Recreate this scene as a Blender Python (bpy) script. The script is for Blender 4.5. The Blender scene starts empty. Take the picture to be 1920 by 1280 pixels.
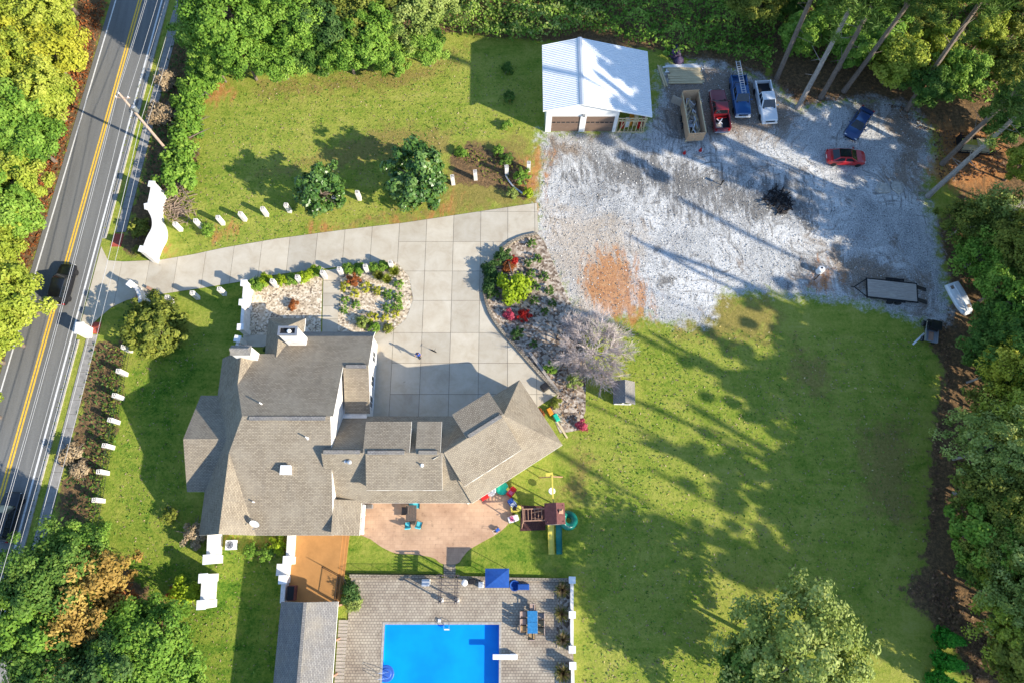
import bpy, bmesh, math, random
import numpy as np
from mathutils import Vector, Matrix, noise

# ---------------------------------------------------------------- camera, sky, sun, exposure
SC = bpy.context.scene
H, F = 70.0, 1280.0                       # drone height (m), focal length (px of the 1920 px wide photo)
TH = math.atan(410 / 1280.0)              # tilt away from straight down
CT, ST = math.cos(TH), math.sin(TH)
cam_d = bpy.data.cameras.new('camera'); cam_d.sensor_width = 36; cam_d.lens = 24; cam_d.clip_end = 1500
cam = bpy.data.objects.new('camera', cam_d); SC.collection.objects.link(cam)
cam.location = (0, 0, H); cam.rotation_euler = (TH, 0, 0); SC.camera = cam
SUN_EL, SUN_AZ = math.radians(26.0), math.radians(-27.0)     # direction towards the sun (azimuth from +X)
world = bpy.data.worlds.new('World'); SC.world = world; world.use_nodes = True
wn = world.node_tree
sky = wn.nodes.new('ShaderNodeTexSky'); sky.sky_type = 'NISHITA'; sky.sun_disc = False
sky.sun_elevation = SUN_EL; sky.sun_rotation = math.pi / 2 - SUN_AZ
sky.air_density = 1.0; sky.dust_density = 0.2; sky.ozone_density = 3.0
bg = wn.nodes['Background']; bg.inputs['Strength'].default_value = 0.15
wn.links.new(sky.outputs[0], bg.inputs[0])
sun_d = bpy.data.lights.new('sun', 'SUN'); sun_d.energy = 4.4; sun_d.angle = math.radians(0.55); sun_d.color = (1.0, 0.91, 0.75)
sun = bpy.data.objects.new('sun', sun_d); SC.collection.objects.link(sun)
SDIR = Vector((math.cos(SUN_EL) * math.cos(SUN_AZ), math.cos(SUN_EL) * math.sin(SUN_AZ), math.sin(SUN_EL)))
sun.rotation_euler = SDIR.to_track_quat('Z', 'Y').to_euler(); sun.location = (60, -30, 60)
SC.view_settings.view_transform = 'Standard'; SC.view_settings.look = 'None'
SC.view_settings.exposure = 1.08; SC.view_settings.gamma = 1.0; SC.view_settings.use_curve_mapping = False
SC.cycles.max_bounces = 5; SC.cycles.diffuse_bounces = 3; SC.cycles.glossy_bounces = 2; SC.cycles.transparent_max_bounces = 6
SC.cycles.transmission_bounces = 3; SC.cycles.caustics_reflective = False; SC.cycles.caustics_refractive = False

# ---------------------------------------------------------------- helpers
COL = SC.collection
rng = np.random.default_rng(11)
RN = random.Random(5)
def G(u, v, z=0.0):
    """photo pixel -> point on the level plane of height z (metres)"""
    cx, cy = (u - 960) / F, (640 - v) / F
    dy, dz = cy * CT + ST, cy * ST - CT
    t = (z - H) / dz
    return Vector((cx * t, dy * t, z))
def g2(p): q = G(*p); return (q.x, q.y)

XF = {}
def T(o, label=None, cat=None, group=None, kind=None):
    if label: o['label'] = label
    if cat: o['category'] = cat
    if group: o['group'] = group
    if kind: o['kind'] = kind
    return o
def thing(name, label, cat, loc=(0, 0, 0), rz=0.0, group=None, scale=1.0):
    o = bpy.data.objects.new(name, None); COL.objects.link(o)
    o.location = loc; o.rotation_euler = (0, 0, rz); o.scale = (scale,) * 3; o.empty_display_size = 0.3
    XF[o.name] = Matrix.Translation(Vector(loc)) @ Matrix.Rotation(rz, 4, 'Z')
    return T(o, label, cat, group)
def link(name, me, parent=None):
    o = bpy.data.objects.new(name, me); COL.objects.link(o)
    if parent: o.parent = parent
    return o
def copy_tree(root, loc, rz=None, label=None, scale=None):
    r = root.copy(); COL.objects.link(r); r.location = loc
    if rz is not None: r.rotation_euler = (0, 0, rz)
    if scale is not None: r.scale = (scale,) * 3 if not hasattr(scale, '__len__') else scale
    if label: r['label'] = label
    for ch in list(root.children):
        c = ch.copy(); COL.objects.link(c); c.parent = r
        for gch in list(ch.children):
            d = gch.copy(); COL.objects.link(d); d.parent = c
    return r

class MB:
    def __init__(s): s.v, s.f, s.m = [], [], []
    def add(s, vs, fs, mi=0):
        b = len(s.v); s.v += [tuple(p) for p in vs]; s.f += [tuple(b + i for i in f) for f in fs]; s.m += [mi] * len(fs); return s
    def box(s, c, d, rz=0.0, mi=0, rx=0.0, ry=0.0):
        hx, hy, hz = d[0] / 2, d[1] / 2, d[2] / 2
        M_ = Matrix.Translation(Vector(c)) @ Matrix.Rotation(rz, 4, 'Z') @ Matrix.Rotation(ry, 4, 'Y') @ Matrix.Rotation(rx, 4, 'X')
        vs = [M_ @ Vector((x, y, z)) for z in (-hz, hz) for x, y in ((-hx, -hy), (hx, -hy), (hx, hy), (-hx, hy))]
        return s.add(vs, [(3, 2, 1, 0), (4, 5, 6, 7), (0, 1, 5, 4), (1, 2, 6, 5), (2, 3, 7, 6), (3, 0, 4, 7)], mi)
    def prism(s, poly, z0, z1, mi=0):
        a = sum(poly[i][0] * poly[(i + 1) % len(poly)][1] - poly[(i + 1) % len(poly)][0] * poly[i][1] for i in range(len(poly)))
        if a < 0: poly = poly[::-1]
        n = len(poly)
        vs = [(p[0], p[1], z0) for p in poly] + [(p[0], p[1], z1) for p in poly]
        fs = [tuple(range(n - 1, -1, -1)), tuple(range(n, 2 * n))] + [(i, (i + 1) % n, n + (i + 1) % n, n + i) for i in range(n)]
        return s.add(vs, fs, mi)
    def hexa(s, b, t, mi=0):
        return s.add(list(b) + list(t), [(3, 2, 1, 0), (4, 5, 6, 7), (0, 1, 5, 4), (1, 2, 6, 5), (2, 3, 7, 6), (3, 0, 4, 7)], mi)
    def tube(s, pts, rad, n=6, mi=0):
        pts = [Vector(p) for p in pts]; rr = rad if hasattr(rad, '__len__') else [rad] * len(pts)
        vs, fs = [], []
        for i, p in enumerate(pts):
            d = (pts[min(i + 1, len(pts) - 1)] - pts[max(i - 1, 0)])
            d = d.normalized() if d.length > 1e-6 else Vector((0, 0, 1))
            a = d.cross(Vector((0, 0, 1)) if abs(d.z) < 0.9 else Vector((1, 0, 0))).normalized(); b = d.cross(a)
            for k in range(n):
                w = 2 * math.pi * k / n
                vs.append(p + (a * math.cos(w) + b * math.sin(w)) * rr[i])
        for i in range(len(pts) - 1):
            for k in range(n):
                fs.append((i * n + k, (i + 1) * n + k, (i + 1) * n + (k + 1) % n, i * n + (k + 1) % n))
        fs.append(tuple(range(n))); fs.append(tuple(range(len(pts) * n - 1, (len(pts) - 1) * n - 1, -1)))
        return s.add(vs, fs, mi)
    def lathe(s, prof, n=16, c=(0, 0, 0), axis='Z', mi=0):
        vs, fs = [], []
        for r, z in prof:
            for k in range(n):
                w = 2 * math.pi * k / n; x, y = r * math.cos(w), r * math.sin(w)
                q = (x, y, z) if axis == 'Z' else (x, z, y)
                vs.append((c[0] + q[0], c[1] + q[1], c[2] + q[2]))
        for i in range(len(prof) - 1):
            for k in range(n):
                f = (i * n + k, i * n + (k + 1) % n, (i + 1) * n + (k + 1) % n, (i + 1) * n + k)
                fs.append(f if axis == 'Z' else f[::-1])
        fs.append(tuple(range(n - 1, -1, -1))); fs.append(tuple(range((len(prof) - 1) * n, len(prof) * n)))
        return s.add(vs, fs, mi)
    def build(s, name, mats, parent=None, world=False, smooth=False, bevel=0.0, uv=False):
        vs = s.v
        if world and parent is not None:
            inv = XF[parent.name].inverted(); vs = [inv @ Vector(p) for p in vs]
        me = bpy.data.meshes.new(name); me.from_pydata([tuple(p) for p in vs], [], s.f)
        if not hasattr(mats, '__len__'): mats = [mats]
        for m in mats: me.materials.append(m)
        if len(mats) > 1: me.polygons.foreach_set('material_index', s.m)
        if uv:
            lay = me.uv_layers.new(name='uv')
            for p in me.polygons:
                n = p.normal
                u = Vector((0, 0, 1)).cross(n); u = u.normalized() if u.length > 1e-3 else Vector((1, 0, 0))
                w = n.cross(u)
                for li in p.loop_indices:
                    co = me.vertices[me.loops[li].vertex_index].co; lay.data[li].uv = (co.dot(u), co.dot(w))
        if smooth: me.polygons.foreach_set('use_smooth', [True] * len(me.polygons))
        me.update()
        o = link(name, me, parent)
        if bevel:
            b = o.modifiers.new('bevel', 'BEVEL'); b.width = bevel; b.segments = 2; b.limit_method = 'ANGLE'
        return o

def clip(poly, nx, ny, d):
    """part of the polygon where nx*x+ny*y<=d"""
    out = []
    for i in range(len(poly)):
        a, b = poly[i], poly[(i + 1) % len(poly)]
        da, db = nx * a[0] + ny * a[1] - d, nx * b[0] + ny * b[1] - d
        if da <= 0: out.append(a)
        if da * db < 0:
            t = da / (da - db); out.append((a[0] + (b[0] - a[0]) * t, a[1] + (b[1] - a[1]) * t))
    return out
def area(p): return abs(sum(p[i][0] * p[(i + 1) % len(p)][1] - p[(i + 1) % len(p)][0] * p[i][1] for i in range(len(p)))) / 2 if len(p) > 2 else 0
def sdist(P, poly):
    """signed distance (inside positive) of points P (n,2) to a polygon"""
    poly = np.asarray(poly, float); d = np.full(len(P), 1e9); ins = np.zeros(len(P), bool)
    for i in range(len(poly)):
        a, b = poly[i], poly[(i + 1) % len(poly)]
        ab = b - a; t = np.clip(((P - a) @ ab) / (ab @ ab + 1e-12), 0, 1)
        d = np.minimum(d, np.hypot(*(P - a - t[:, None] * ab).T))
        c = ((a[1] > P[:, 1]) != (b[1] > P[:, 1]))
        with np.errstate(divide='ignore', invalid='ignore'):
            xi = (b[0] - a[0]) * (P[:, 1] - a[1]) / (b[1] - a[1]) + a[0]
        ins ^= c & (P[:, 0] < xi)
    return np.where(ins, d, -d)
def smoothpoly(pts, n=6, closed=True):
    """Catmull-Rom through 2-D points"""
    out = []; N_ = len(pts)
    for i in range(N_ if closed else N_ - 1):
        g = lambda k: pts[k % N_] if closed else pts[min(max(k, 0), N_ - 1)]
        p0, p1, p2, p3 = (np.array(g(i + k), float) for k in (-1, 0, 1, 2))
        for j in range(n):
            t = j / n
            out.append(tuple(0.5 * (2 * p1 + (p2 - p0) * t + (2 * p0 - 5 * p1 + 4 * p2 - p3) * t * t + (3 * p1 - p0 - 3 * p2 + p3) * t ** 3)))
    if not closed: out.append(tuple(pts[-1]))
    return out

# ---------------------------------------------------------------- materials
class NT:
    def __init__(s, name):
        s.m = bpy.data.materials.new(name); s.m.use_nodes = True; s.t = s.m.node_tree; s.b = s.t.nodes['Principled BSDF']
        s.b.inputs['Specular IOR Level'].default_value = 0.25
    def n(s, typ, **kw):
        nd = s.t.nodes.new('ShaderNode' + typ)
        for k, v in kw.items():
            if k.startswith('i_'):
                key = k[2:].replace('_', ' ')
                key = int(key) if key.isdigit() else key
                s.set(nd.inputs[key], v)
            else: setattr(nd, k, v)
        return nd
    def set(s, sock, v):
        if isinstance(v, bpy.types.NodeSocket): s.t.links.new(v, sock)
        elif isinstance(v, (tuple, list)) and len(v) == 3 and sock.type == 'RGBA': sock.default_value = (*v, 1)
        else: sock.default_value = v
    def coord(s, kind='Object'): return s.n('TexCoord').outputs[kind]
    def map(s, vec, scale=(1, 1, 1), rot=(0, 0, 0)):
        return s.n('Mapping', i_Vector=vec, i_Scale=scale, i_Rotation=rot).outputs[0]
    def noise(s, vec, scale, detail=5, rough=0.6, dist=0.0):
        return s.n('TexNoise', i_Vector=vec, i_Scale=scale, i_Detail=detail, i_Roughness=rough, i_Distortion=dist).outputs[0]
    def ramp(s, fac, stops, interp='LINEAR'):
        r = s.n('ValToRGB', i_Fac=fac); e = r.color_ramp.elements; r.color_ramp.interpolation = interp
        while len(e) < len(stops): e.new(0.5)
        for k, (p, c) in enumerate(stops):
            e[k].position = p; e[k].color = (*c, 1) if len(c) == 3 else c
        return r.outputs[0]
    def mix(s, fac, a, b, mode='MIX'):
        x = s.n('Mix', data_type='RGBA', blend_type=mode)
        s.set(x.inputs[0], fac); s.set(x.inputs[6], a); s.set(x.inputs[7], b); return x.outputs[2]
    def math(s, op, a, b=0.0, c=0.0, clamp=False):
        x = s.n('Math', operation=op, use_clamp=clamp); s.set(x.inputs[0], a); s.set(x.inputs[1], b); s.set(x.inputs[2], c); return x.outputs[0]
    def mr(s, v, a, b, c=0.0, d=1.0):
        return s.n('MapRange', i_0=v, i_1=a, i_2=b, i_3=c, i_4=d, interpolation_type='SMOOTHSTEP').outputs[0]
    def attr(s, name): return s.n('Attribute', attribute_name=name).outputs['Fac']
    def bump(s, h, strength=0.4, dist=0.05):
        s.t.links.new(s.n('Bump', i_Height=h, i_Strength=strength, i_Distance=dist).outputs[0], s.b.inputs['Normal'])
    def base(s, c, rough=None, metal=None):
        s.set(s.b.inputs['Base Color'], c)
        if rough is not None: s.set(s.b.inputs['Roughness'], rough)
        if metal is not None: s.set(s.b.inputs['Metallic'], metal)

def mix3(a, b, t): return tuple(x + (y - x) * t for x, y in zip(a, b))
def M(name, c, var=0.25, scale=6.0, rough=0.7, bump=0.0, bscale=30.0, metal=0.0, c2=None, spec=None, stretch=(1, 1, 1), coat=0.0):
    n = NT(name); v = n.map(n.coord(), stretch)
    lo = c2 or tuple(x * (1 - var) for x in c); hi = tuple(min(1, x * (1 + var * 0.6)) for x in c)
    f = n.noise(v, scale, 6, 0.65)
    n.base(n.ramp(f, [(0.3, lo), (0.7, hi)]), rough, metal)
    if bump: n.bump(n.noise(v, bscale, 4), bump, 0.04)
    if spec is not None: n.b.inputs['Specular IOR Level'].default_value = spec
    if coat: n.b.inputs['Coat Weight'].default_value = coat; n.b.inputs['Coat Roughness'].default_value = 0.05
    return n.m

def leaf_mat(name, cols, trans=0.25, rough=0.55):
    """cols: dark, mid, light; 'var' is a per-leaf number, plus a tint per tree"""
    n = NT(name)
    oi = n.n('ObjectInfo').outputs['Random']
    f = n.math('ADD', n.math('MULTIPLY', n.attr('var'), 0.8), n.math('MULTIPLY', oi, 0.2))
    c = n.ramp(f, [(0.08, cols[0]), (0.5, cols[1]), (0.92, cols[2])])
    n.base(c, rough); n.b.inputs['Specular IOR Level'].default_value = 0.35 if 'magnolia' in name else 0.12
    tr = n.n('BsdfTranslucent', i_Color=c)
    mx = n.n('MixShader', i_0=trans); n.t.links.new(n.b.outputs[0], mx.inputs[1]); n.t.links.new(tr.outputs[0], mx.inputs[2])
    n.t.links.new(mx.outputs[0], n.t.nodes['Material Output'].inputs['Surface'])
    return n.m

def shingle_mat(name, a, b, mortar):
    n = NT(name); uv = n.coord('UV')
    br = n.n('TexBrick', i_Vector=uv, i_Color1=a, i_Color2=b, i_Mortar=mortar, i_Scale=1.0, offset=0.5)
    br.inputs['Mortar Size'].default_value = 0.022; br.inputs['Mortar Smooth'].default_value = 0.4
    br.inputs['Brick Width'].default_value = 0.3; br.inputs['Row Height'].default_value = 0.145; br.inputs['Bias'].default_value = -0.1
    big = n.noise(n.coord(), 0.5, 5); st = n.noise(n.map(uv, (1.2, 0.12, 1)), 2.0, 4)
    c = n.mix(n.mr(big, 0.35, 0.7), br.outputs[0], n.mix(0.5, br.outputs[0], (0.30, 0.26, 0.2)))
    c = n.mix(n.mr(st, 0.5, 0.8, 0, 0.35), c, (0.13, 0.115, 0.1))
    sp = n.noise(n.coord(), 26, 2); c = n.mix(n.mr(sp, 0.45, 0.75, 0, 0.45), c, (0.4, 0.36, 0.3))
    n.base(c, 0.9); n.bump(br.outputs['Fac'], -0.5, 0.05); n.b.inputs['Specular IOR Level'].default_value = 0.08
    return n.m

def paver_mat(name, a, b, mortar, w, h, ms=0.02, coord='Object', rough=0.85):
    n = NT(name); v = n.coord(coord)
    br = n.n('TexBrick', i_Vector=v, i_Color1=a, i_Color2=b, i_Mortar=mortar, i_Scale=1.0, offset=0.5)
    br.inputs['Mortar Size'].default_value = ms; br.inputs['Brick Width'].default_value = w; br.inputs['Row Height'].default_value = h
    br.inputs['Mortar Smooth'].default_value = 0.3
    big = n.noise(v, 0.35, 6, 0.65); st = n.noise(v, 2.2, 6, 0.7)
    c = n.mix(n.mr(big, 0.4, 0.68, 0, 0.5), br.outputs[0], n.mix(1.0, br.outputs[0], (0.5, 0.44, 0.42), 'MULTIPLY'))
    c = n.mix(n.mr(st, 0.55, 0.75, 0, 0.7), c, n.mix(1.0, c, (0.35, 0.34, 0.33), 'MULTIPLY'))
    n.base(c, rough); n.bump(br.outputs['Fac'], -0.5, 0.04)
    return n.m

MT = {}
MT['white'] = M('white_stucco', (0.74, 0.70, 0.65), 0.22, 1.6, 0.85, 0.25, 25)
MT['trim'] = M('white_trim', (0.78, 0.77, 0.75), 0.06, 4, 0.5)
MT['metalroof'] = M('white_metal', (0.78, 0.79, 0.79), 0.07, 0.8, 0.4, spec=0.4)
MT['shingle'] = shingle_mat('asphalt_shingle', (0.235, 0.19, 0.14), (0.355, 0.295, 0.215), (0.08, 0.066, 0.05))
MT['shingle_grey'] = shingle_mat('grey_shingle', (0.20, 0.19, 0.185), (0.30, 0.285, 0.27), (0.08, 0.08, 0.085))
MT['concrete'] = M('light_concrete', (0.51, 0.455, 0.365), 0.2, 0.6, 0.85, 0.15, 40, c2=(0.42, 0.36, 0.275))
n = NT('driveway_concrete'); co = n.coord(); rnd = n.n('ObjectInfo').outputs['Random']
c = n.ramp(n.noise(co, 0.5, 8, 0.7, 0.4), [(0.3, (0.42, 0.355, 0.27)), (0.5, (0.49, 0.435, 0.345)), (0.72, (0.55, 0.50, 0.415))])
c = n.mix(1.0, c, n.ramp(rnd, [(0.0, (0.88, 0.88, 0.88)), (1.0, (1.06, 1.05, 1.03))]), 'MULTIPLY')
c = n.mix(n.mr(n.noise(co, 0.22, 7, 0.75, 0.8), 0.56, 0.75, 0, 0.45), c, (0.33, 0.27, 0.20)); c = n.mix(n.mr(n.noise(co, 1.1, 4, 0.5), 0.70, 0.78, 0, 0.55), c, (0.22, 0.19, 0.16))
n.base(c, 0.85); n.bump(n.noise(co, 40, 4), 0.15, 0.03); MT['slab'] = n.m
MT['joint'] = M('dirty_joint', (0.16, 0.14, 0.12), 0.3, 8, 0.95)
MT['curb'] = M('kerb_concrete', (0.40, 0.375, 0.34), 0.3, 3, 0.9, 0.2)
MT['walk'] = M('sidewalk_concrete', (0.30, 0.285, 0.265), 0.3, 1.6, 0.9, 0.2)
MT['yellow_line'] = M('yellow_paint', (0.80, 0.50, 0.06), 0.3, 5, 0.7)
MT['white_line'] = M('white_paint', (0.72, 0.71, 0.69), 0.25, 5, 0.7)
MT['red_pad'] = M('red_tactile', (0.42, 0.09, 0.06), 0.3, 6, 0.8, 0.4, 60)
MT['dark'] = M('dark_rubber', (0.02, 0.02, 0.022), 0.3, 8, 0.6)
MT['black_metal'] = M('black_metal', (0.018, 0.018, 0.02), 0.3, 8, 0.45, metal=0.2)
MT['grey_metal'] = M('grey_metal', (0.36, 0.37, 0.39), 0.2, 8, 0.4, metal=0.6)
MT['alu'] = M('aluminium', (0.66, 0.67, 0.68), 0.15, 8, 0.35, metal=0.5)
MT['chrome'] = M('chrome', (0.7, 0.71, 0.73), 0.05, 8, 0.15, metal=0.9)
MT['glass'] = M('dark_glass', (0.012, 0.016, 0.02), 0.2, 3, 0.06, spec=0.8)
MT['bark'] = M('bark', (0.20, 0.155, 0.125), 0.5, 3, 0.95, 0.6, 9, stretch=(4, 4, 0.7))
MT['palebark'] = M('pale_bark', (0.33, 0.29, 0.26), 0.5, 3, 0.95, 0.6, 9, stretch=(4, 4, 0.6))
MT['twig'] = M('bare_twig', (0.55, 0.47, 0.44), 0.35, 3, 0.9)
MT['pole'] = M('pole_wood', (0.45, 0.33, 0.26), 0.35, 3, 0.9, 0.3, 20, stretch=(6, 6, 0.6))
MT['wire'] = M('wire_alu', (0.42, 0.41, 0.40), 0.1, 3, 0.6)
MT['lumber'] = M('pale_lumber', (0.62, 0.50, 0.30), 0.25, 3, 0.8, 0.2, 20, stretch=(0.6, 8, 8))
MT['plywood'] = M('plywood', (0.55, 0.36, 0.22), 0.25, 2, 0.8, stretch=(1, 6, 6))
MT['oldwood'] = M('weathered_boards', (0.40, 0.35, 0.30), 0.35, 3, 0.9, 0.3, 20, stretch=(0.5, 6, 6))
MT['darkwood'] = M('dark_arbour_timber', (0.10, 0.085, 0.085), 0.4, 4, 0.85, stretch=(0.6, 6, 6))
MT['garage_door'] = M('brown_garage_door', (0.20, 0.135, 0.10), 0.2, 3, 0.6, stretch=(0.6, 1, 6))
MT['deck'] = M('tan_deck', (0.42, 0.21, 0.07), 0.15, 1.2, 0.8, 0.1, 30)
MT['patio'] = paver_mat('stamped_patio', (0.57, 0.375, 0.245), (0.52, 0.335, 0.215), (0.46, 0.29, 0.185), 0.5, 0.38, 0.012)
MT['pavers'] = paver_mat('pool_pavers', (0.46, 0.395, 0.305), (0.36, 0.30, 0.235), (0.17, 0.145, 0.115), 0.30, 0.25, 0.024)
MT['stonewall'] = paver_mat('stone_edge', (0.42, 0.36, 0.27), (0.30, 0.25, 0.19), (0.12, 0.1, 0.08), 0.35, 0.2, 0.03)
MT['red'] = M('red_plastic', (0.55, 0.02, 0.02), 0.15, 3, 0.35)
MT['redstain'] = M('red_stained_wood', (0.15, 0.055, 0.05), 0.3, 4, 0.7)
MT['pinkwood'] = M('pinkish_timber', (0.42, 0.24, 0.16), 0.25, 4, 0.75)
MT['yellow'] = M('yellow_plastic', (0.66, 0.55, 0.10), 0.15, 3, 0.4)
MT['orange'] = M('orange_plastic', (0.7, 0.28, 0.03), 0.15, 3, 0.4)
MT['green_pl'] = M('green_plastic', (0.01, 0.16, 0.12), 0.15, 3, 0.25)
MT['teal'] = M('teal_plastic', (0.02, 0.47, 0.30), 0.1, 3, 0.45)
MT['turq'] = M('turquoise_fabric', (0.10, 0.52, 0.58), 0.15, 4, 0.8)
MT['pink'] = M('pink_plastic', (0.55, 0.12, 0.22), 0.15, 3, 0.4)
MT['blue_pl'] = M('blue_plastic', (0.04, 0.12, 0.45), 0.15, 3, 0.4)
MT['blue_can'] = M('blue_canvas', (0.015, 0.075, 0.30), 0.2, 2, 0.8, 0.1, 60)
MT['blue_glass'] = M('blue_table_top', (0.04, 0.20, 0.42), 0.25, 5, 0.2)
MT['wicker'] = M('wicker', (0.40, 0.30, 0.25), 0.3, 20, 0.8)
MT['tanseat'] = M('tan_cushion', (0.40, 0.27, 0.14), 0.2, 8, 0.85)
MT['mesh'] = M('brown_mesh_fabric', (0.12, 0.095, 0.08), 0.3, 10, 0.8)
MT['skin'] = M('skin', (0.45, 0.27, 0.19), 0.1, 8, 0.6)
MT['hair'] = M('dark_hair', (0.03, 0.022, 0.018), 0.3, 20, 0.7)
MT['bluecloth'] = M('blue_cloth', (0.02, 0.08, 0.42), 0.2, 8, 0.8)
MT['darkcloth'] = M('dark_cloth', (0.02, 0.025, 0.045), 0.2, 8, 0.85)
MT['stone'] = M('pale_stone', (0.48, 0.45, 0.40), 0.4, 3, 0.9, 0.5, 8)
MT['brush'] = M('dry_brush', (0.27, 0.20, 0.15), 0.5, 3, 0.95)
MT['charred'] = M('charred_wood', (0.035, 0.03, 0.03), 0.6, 5, 0.95)
MT['tarp'] = M('purple_tarp', (0.10, 0.07, 0.13), 0.5, 5, 0.7)
MT['white_pl'] = M('white_plastic', (0.76, 0.77, 0.78), 0.1, 2, 0.4)
MT['lamp'] = M('clear_lens', (0.7, 0.7, 0.68), 0.1, 10, 0.1, spec=0.6)
MT['tail'] = M('red_lens', (0.35, 0.01, 0.01), 0.1, 10, 0.15)
def paint(name, c): return M(name, c, 0.06, 1.5, 0.32, coat=0.8, spec=0.5)
MT['p_red'] = paint('dark_red_paint', (0.16, 0.008, 0.012)); MT['p_blue'] = paint('blue_paint', (0.012, 0.075, 0.22))
MT['p_white'] = paint('white_paint_car', (0.70, 0.72, 0.74)); MT['p_navy'] = paint('navy_paint', (0.012, 0.045, 0.15))
MT['p_brightred'] = paint('bright_red_paint', (0.42, 0.006, 0.008)); MT['p_black'] = paint('black_paint', (0.006, 0.006, 0.008))

LM = {}
LM['yellowgreen'] = leaf_mat('leaf_yellow_green', ((0.13, 0.19, 0.02), (0.30, 0.36, 0.04), (0.45, 0.47, 0.08)))
LM['golden'] = leaf_mat('leaf_golden', ((0.20, 0.22, 0.02), (0.42, 0.42, 0.04), (0.58, 0.54, 0.08)))
LM['bright'] = leaf_mat('leaf_bright_green', ((0.06, 0.14, 0.02), (0.16, 0.29, 0.035), (0.30, 0.42, 0.07)))
LM['lime'] = leaf_mat('leaf_lime', ((0.16, 0.24, 0.015), (0.30, 0.40, 0.02), (0.42, 0.52, 0.04)))
LM['mid'] = leaf_mat('leaf_mid_green', ((0.035, 0.085, 0.015), (0.09, 0.18, 0.03), (0.19, 0.28, 0.05)))
LM['dark'] = leaf_mat('leaf_dark_green', ((0.025, 0.065, 0.02), (0.06, 0.125, 0.03), (0.13, 0.2, 0.05)))
LM['grey'] = leaf_mat('leaf_grey_green', ((0.12, 0.17, 0.035), (0.25, 0.32, 0.07), (0.42, 0.47, 0.15)))
LM['olive'] = leaf_mat('leaf_olive', ((0.08, 0.11, 0.02), (0.19, 0.22, 0.035), (0.33, 0.33, 0.06)))
LM['orange'] = leaf_mat('leaf_orange', ((0.20, 0.13, 0.03), (0.38, 0.24, 0.06), (0.48, 0.36, 0.09)))
LM['pine'] = leaf_mat('pine_needles', ((0.04, 0.085, 0.02), (0.10, 0.175, 0.03), (0.20, 0.27, 0.06)), 0.15)
LM['magnolia'] = leaf_mat('magnolia_leaf', ((0.025, 0.075, 0.015), (0.07, 0.15, 0.025), (0.17, 0.26, 0.07)), 0.1, 0.35)
LM['red'] = leaf_mat('red_bloom', ((0.20, 0.01, 0.01), (0.42, 0.02, 0.015), (0.55, 0.05, 0.04)))
LM['pinkbloom'] = leaf_mat('pink_bloom', ((0.30, 0.03, 0.06), (0.48, 0.06, 0.11), (0.60, 0.18, 0.22)))
LM['rust'] = leaf_mat('rust_leaf', ((0.17, 0.05, 0.015), (0.32, 0.10, 0.03), (0.42, 0.17, 0.06)))
LM['straw'] = leaf_mat('dry_straw', ((0.20, 0.14, 0.08), (0.34, 0.25, 0.15), (0.48, 0.38, 0.24)), 0.1)
LM['litter'] = leaf_mat('leaf_litter', ((0.10, 0.055, 0.035), (0.20, 0.11, 0.065), (0.34, 0.22, 0.11)), 0.05)
LM['fallen'] = leaf_mat('fallen_leaf', ((0.30, 0.22, 0.06), (0.45, 0.36, 0.12), (0.6, 0.5, 0.25)), 0.05)
LM['pebble'] = leaf_mat('loose_stone', ((0.12, 0.12, 0.12), (0.40, 0.39, 0.38), (0.75, 0.74, 0.72)), 0.0, 0.9)
LM['emerald'] = leaf_mat('clipped_evergreen', ((0.02, 0.13, 0.012), (0.05, 0.26, 0.025), (0.12, 0.40, 0.05)))
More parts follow.
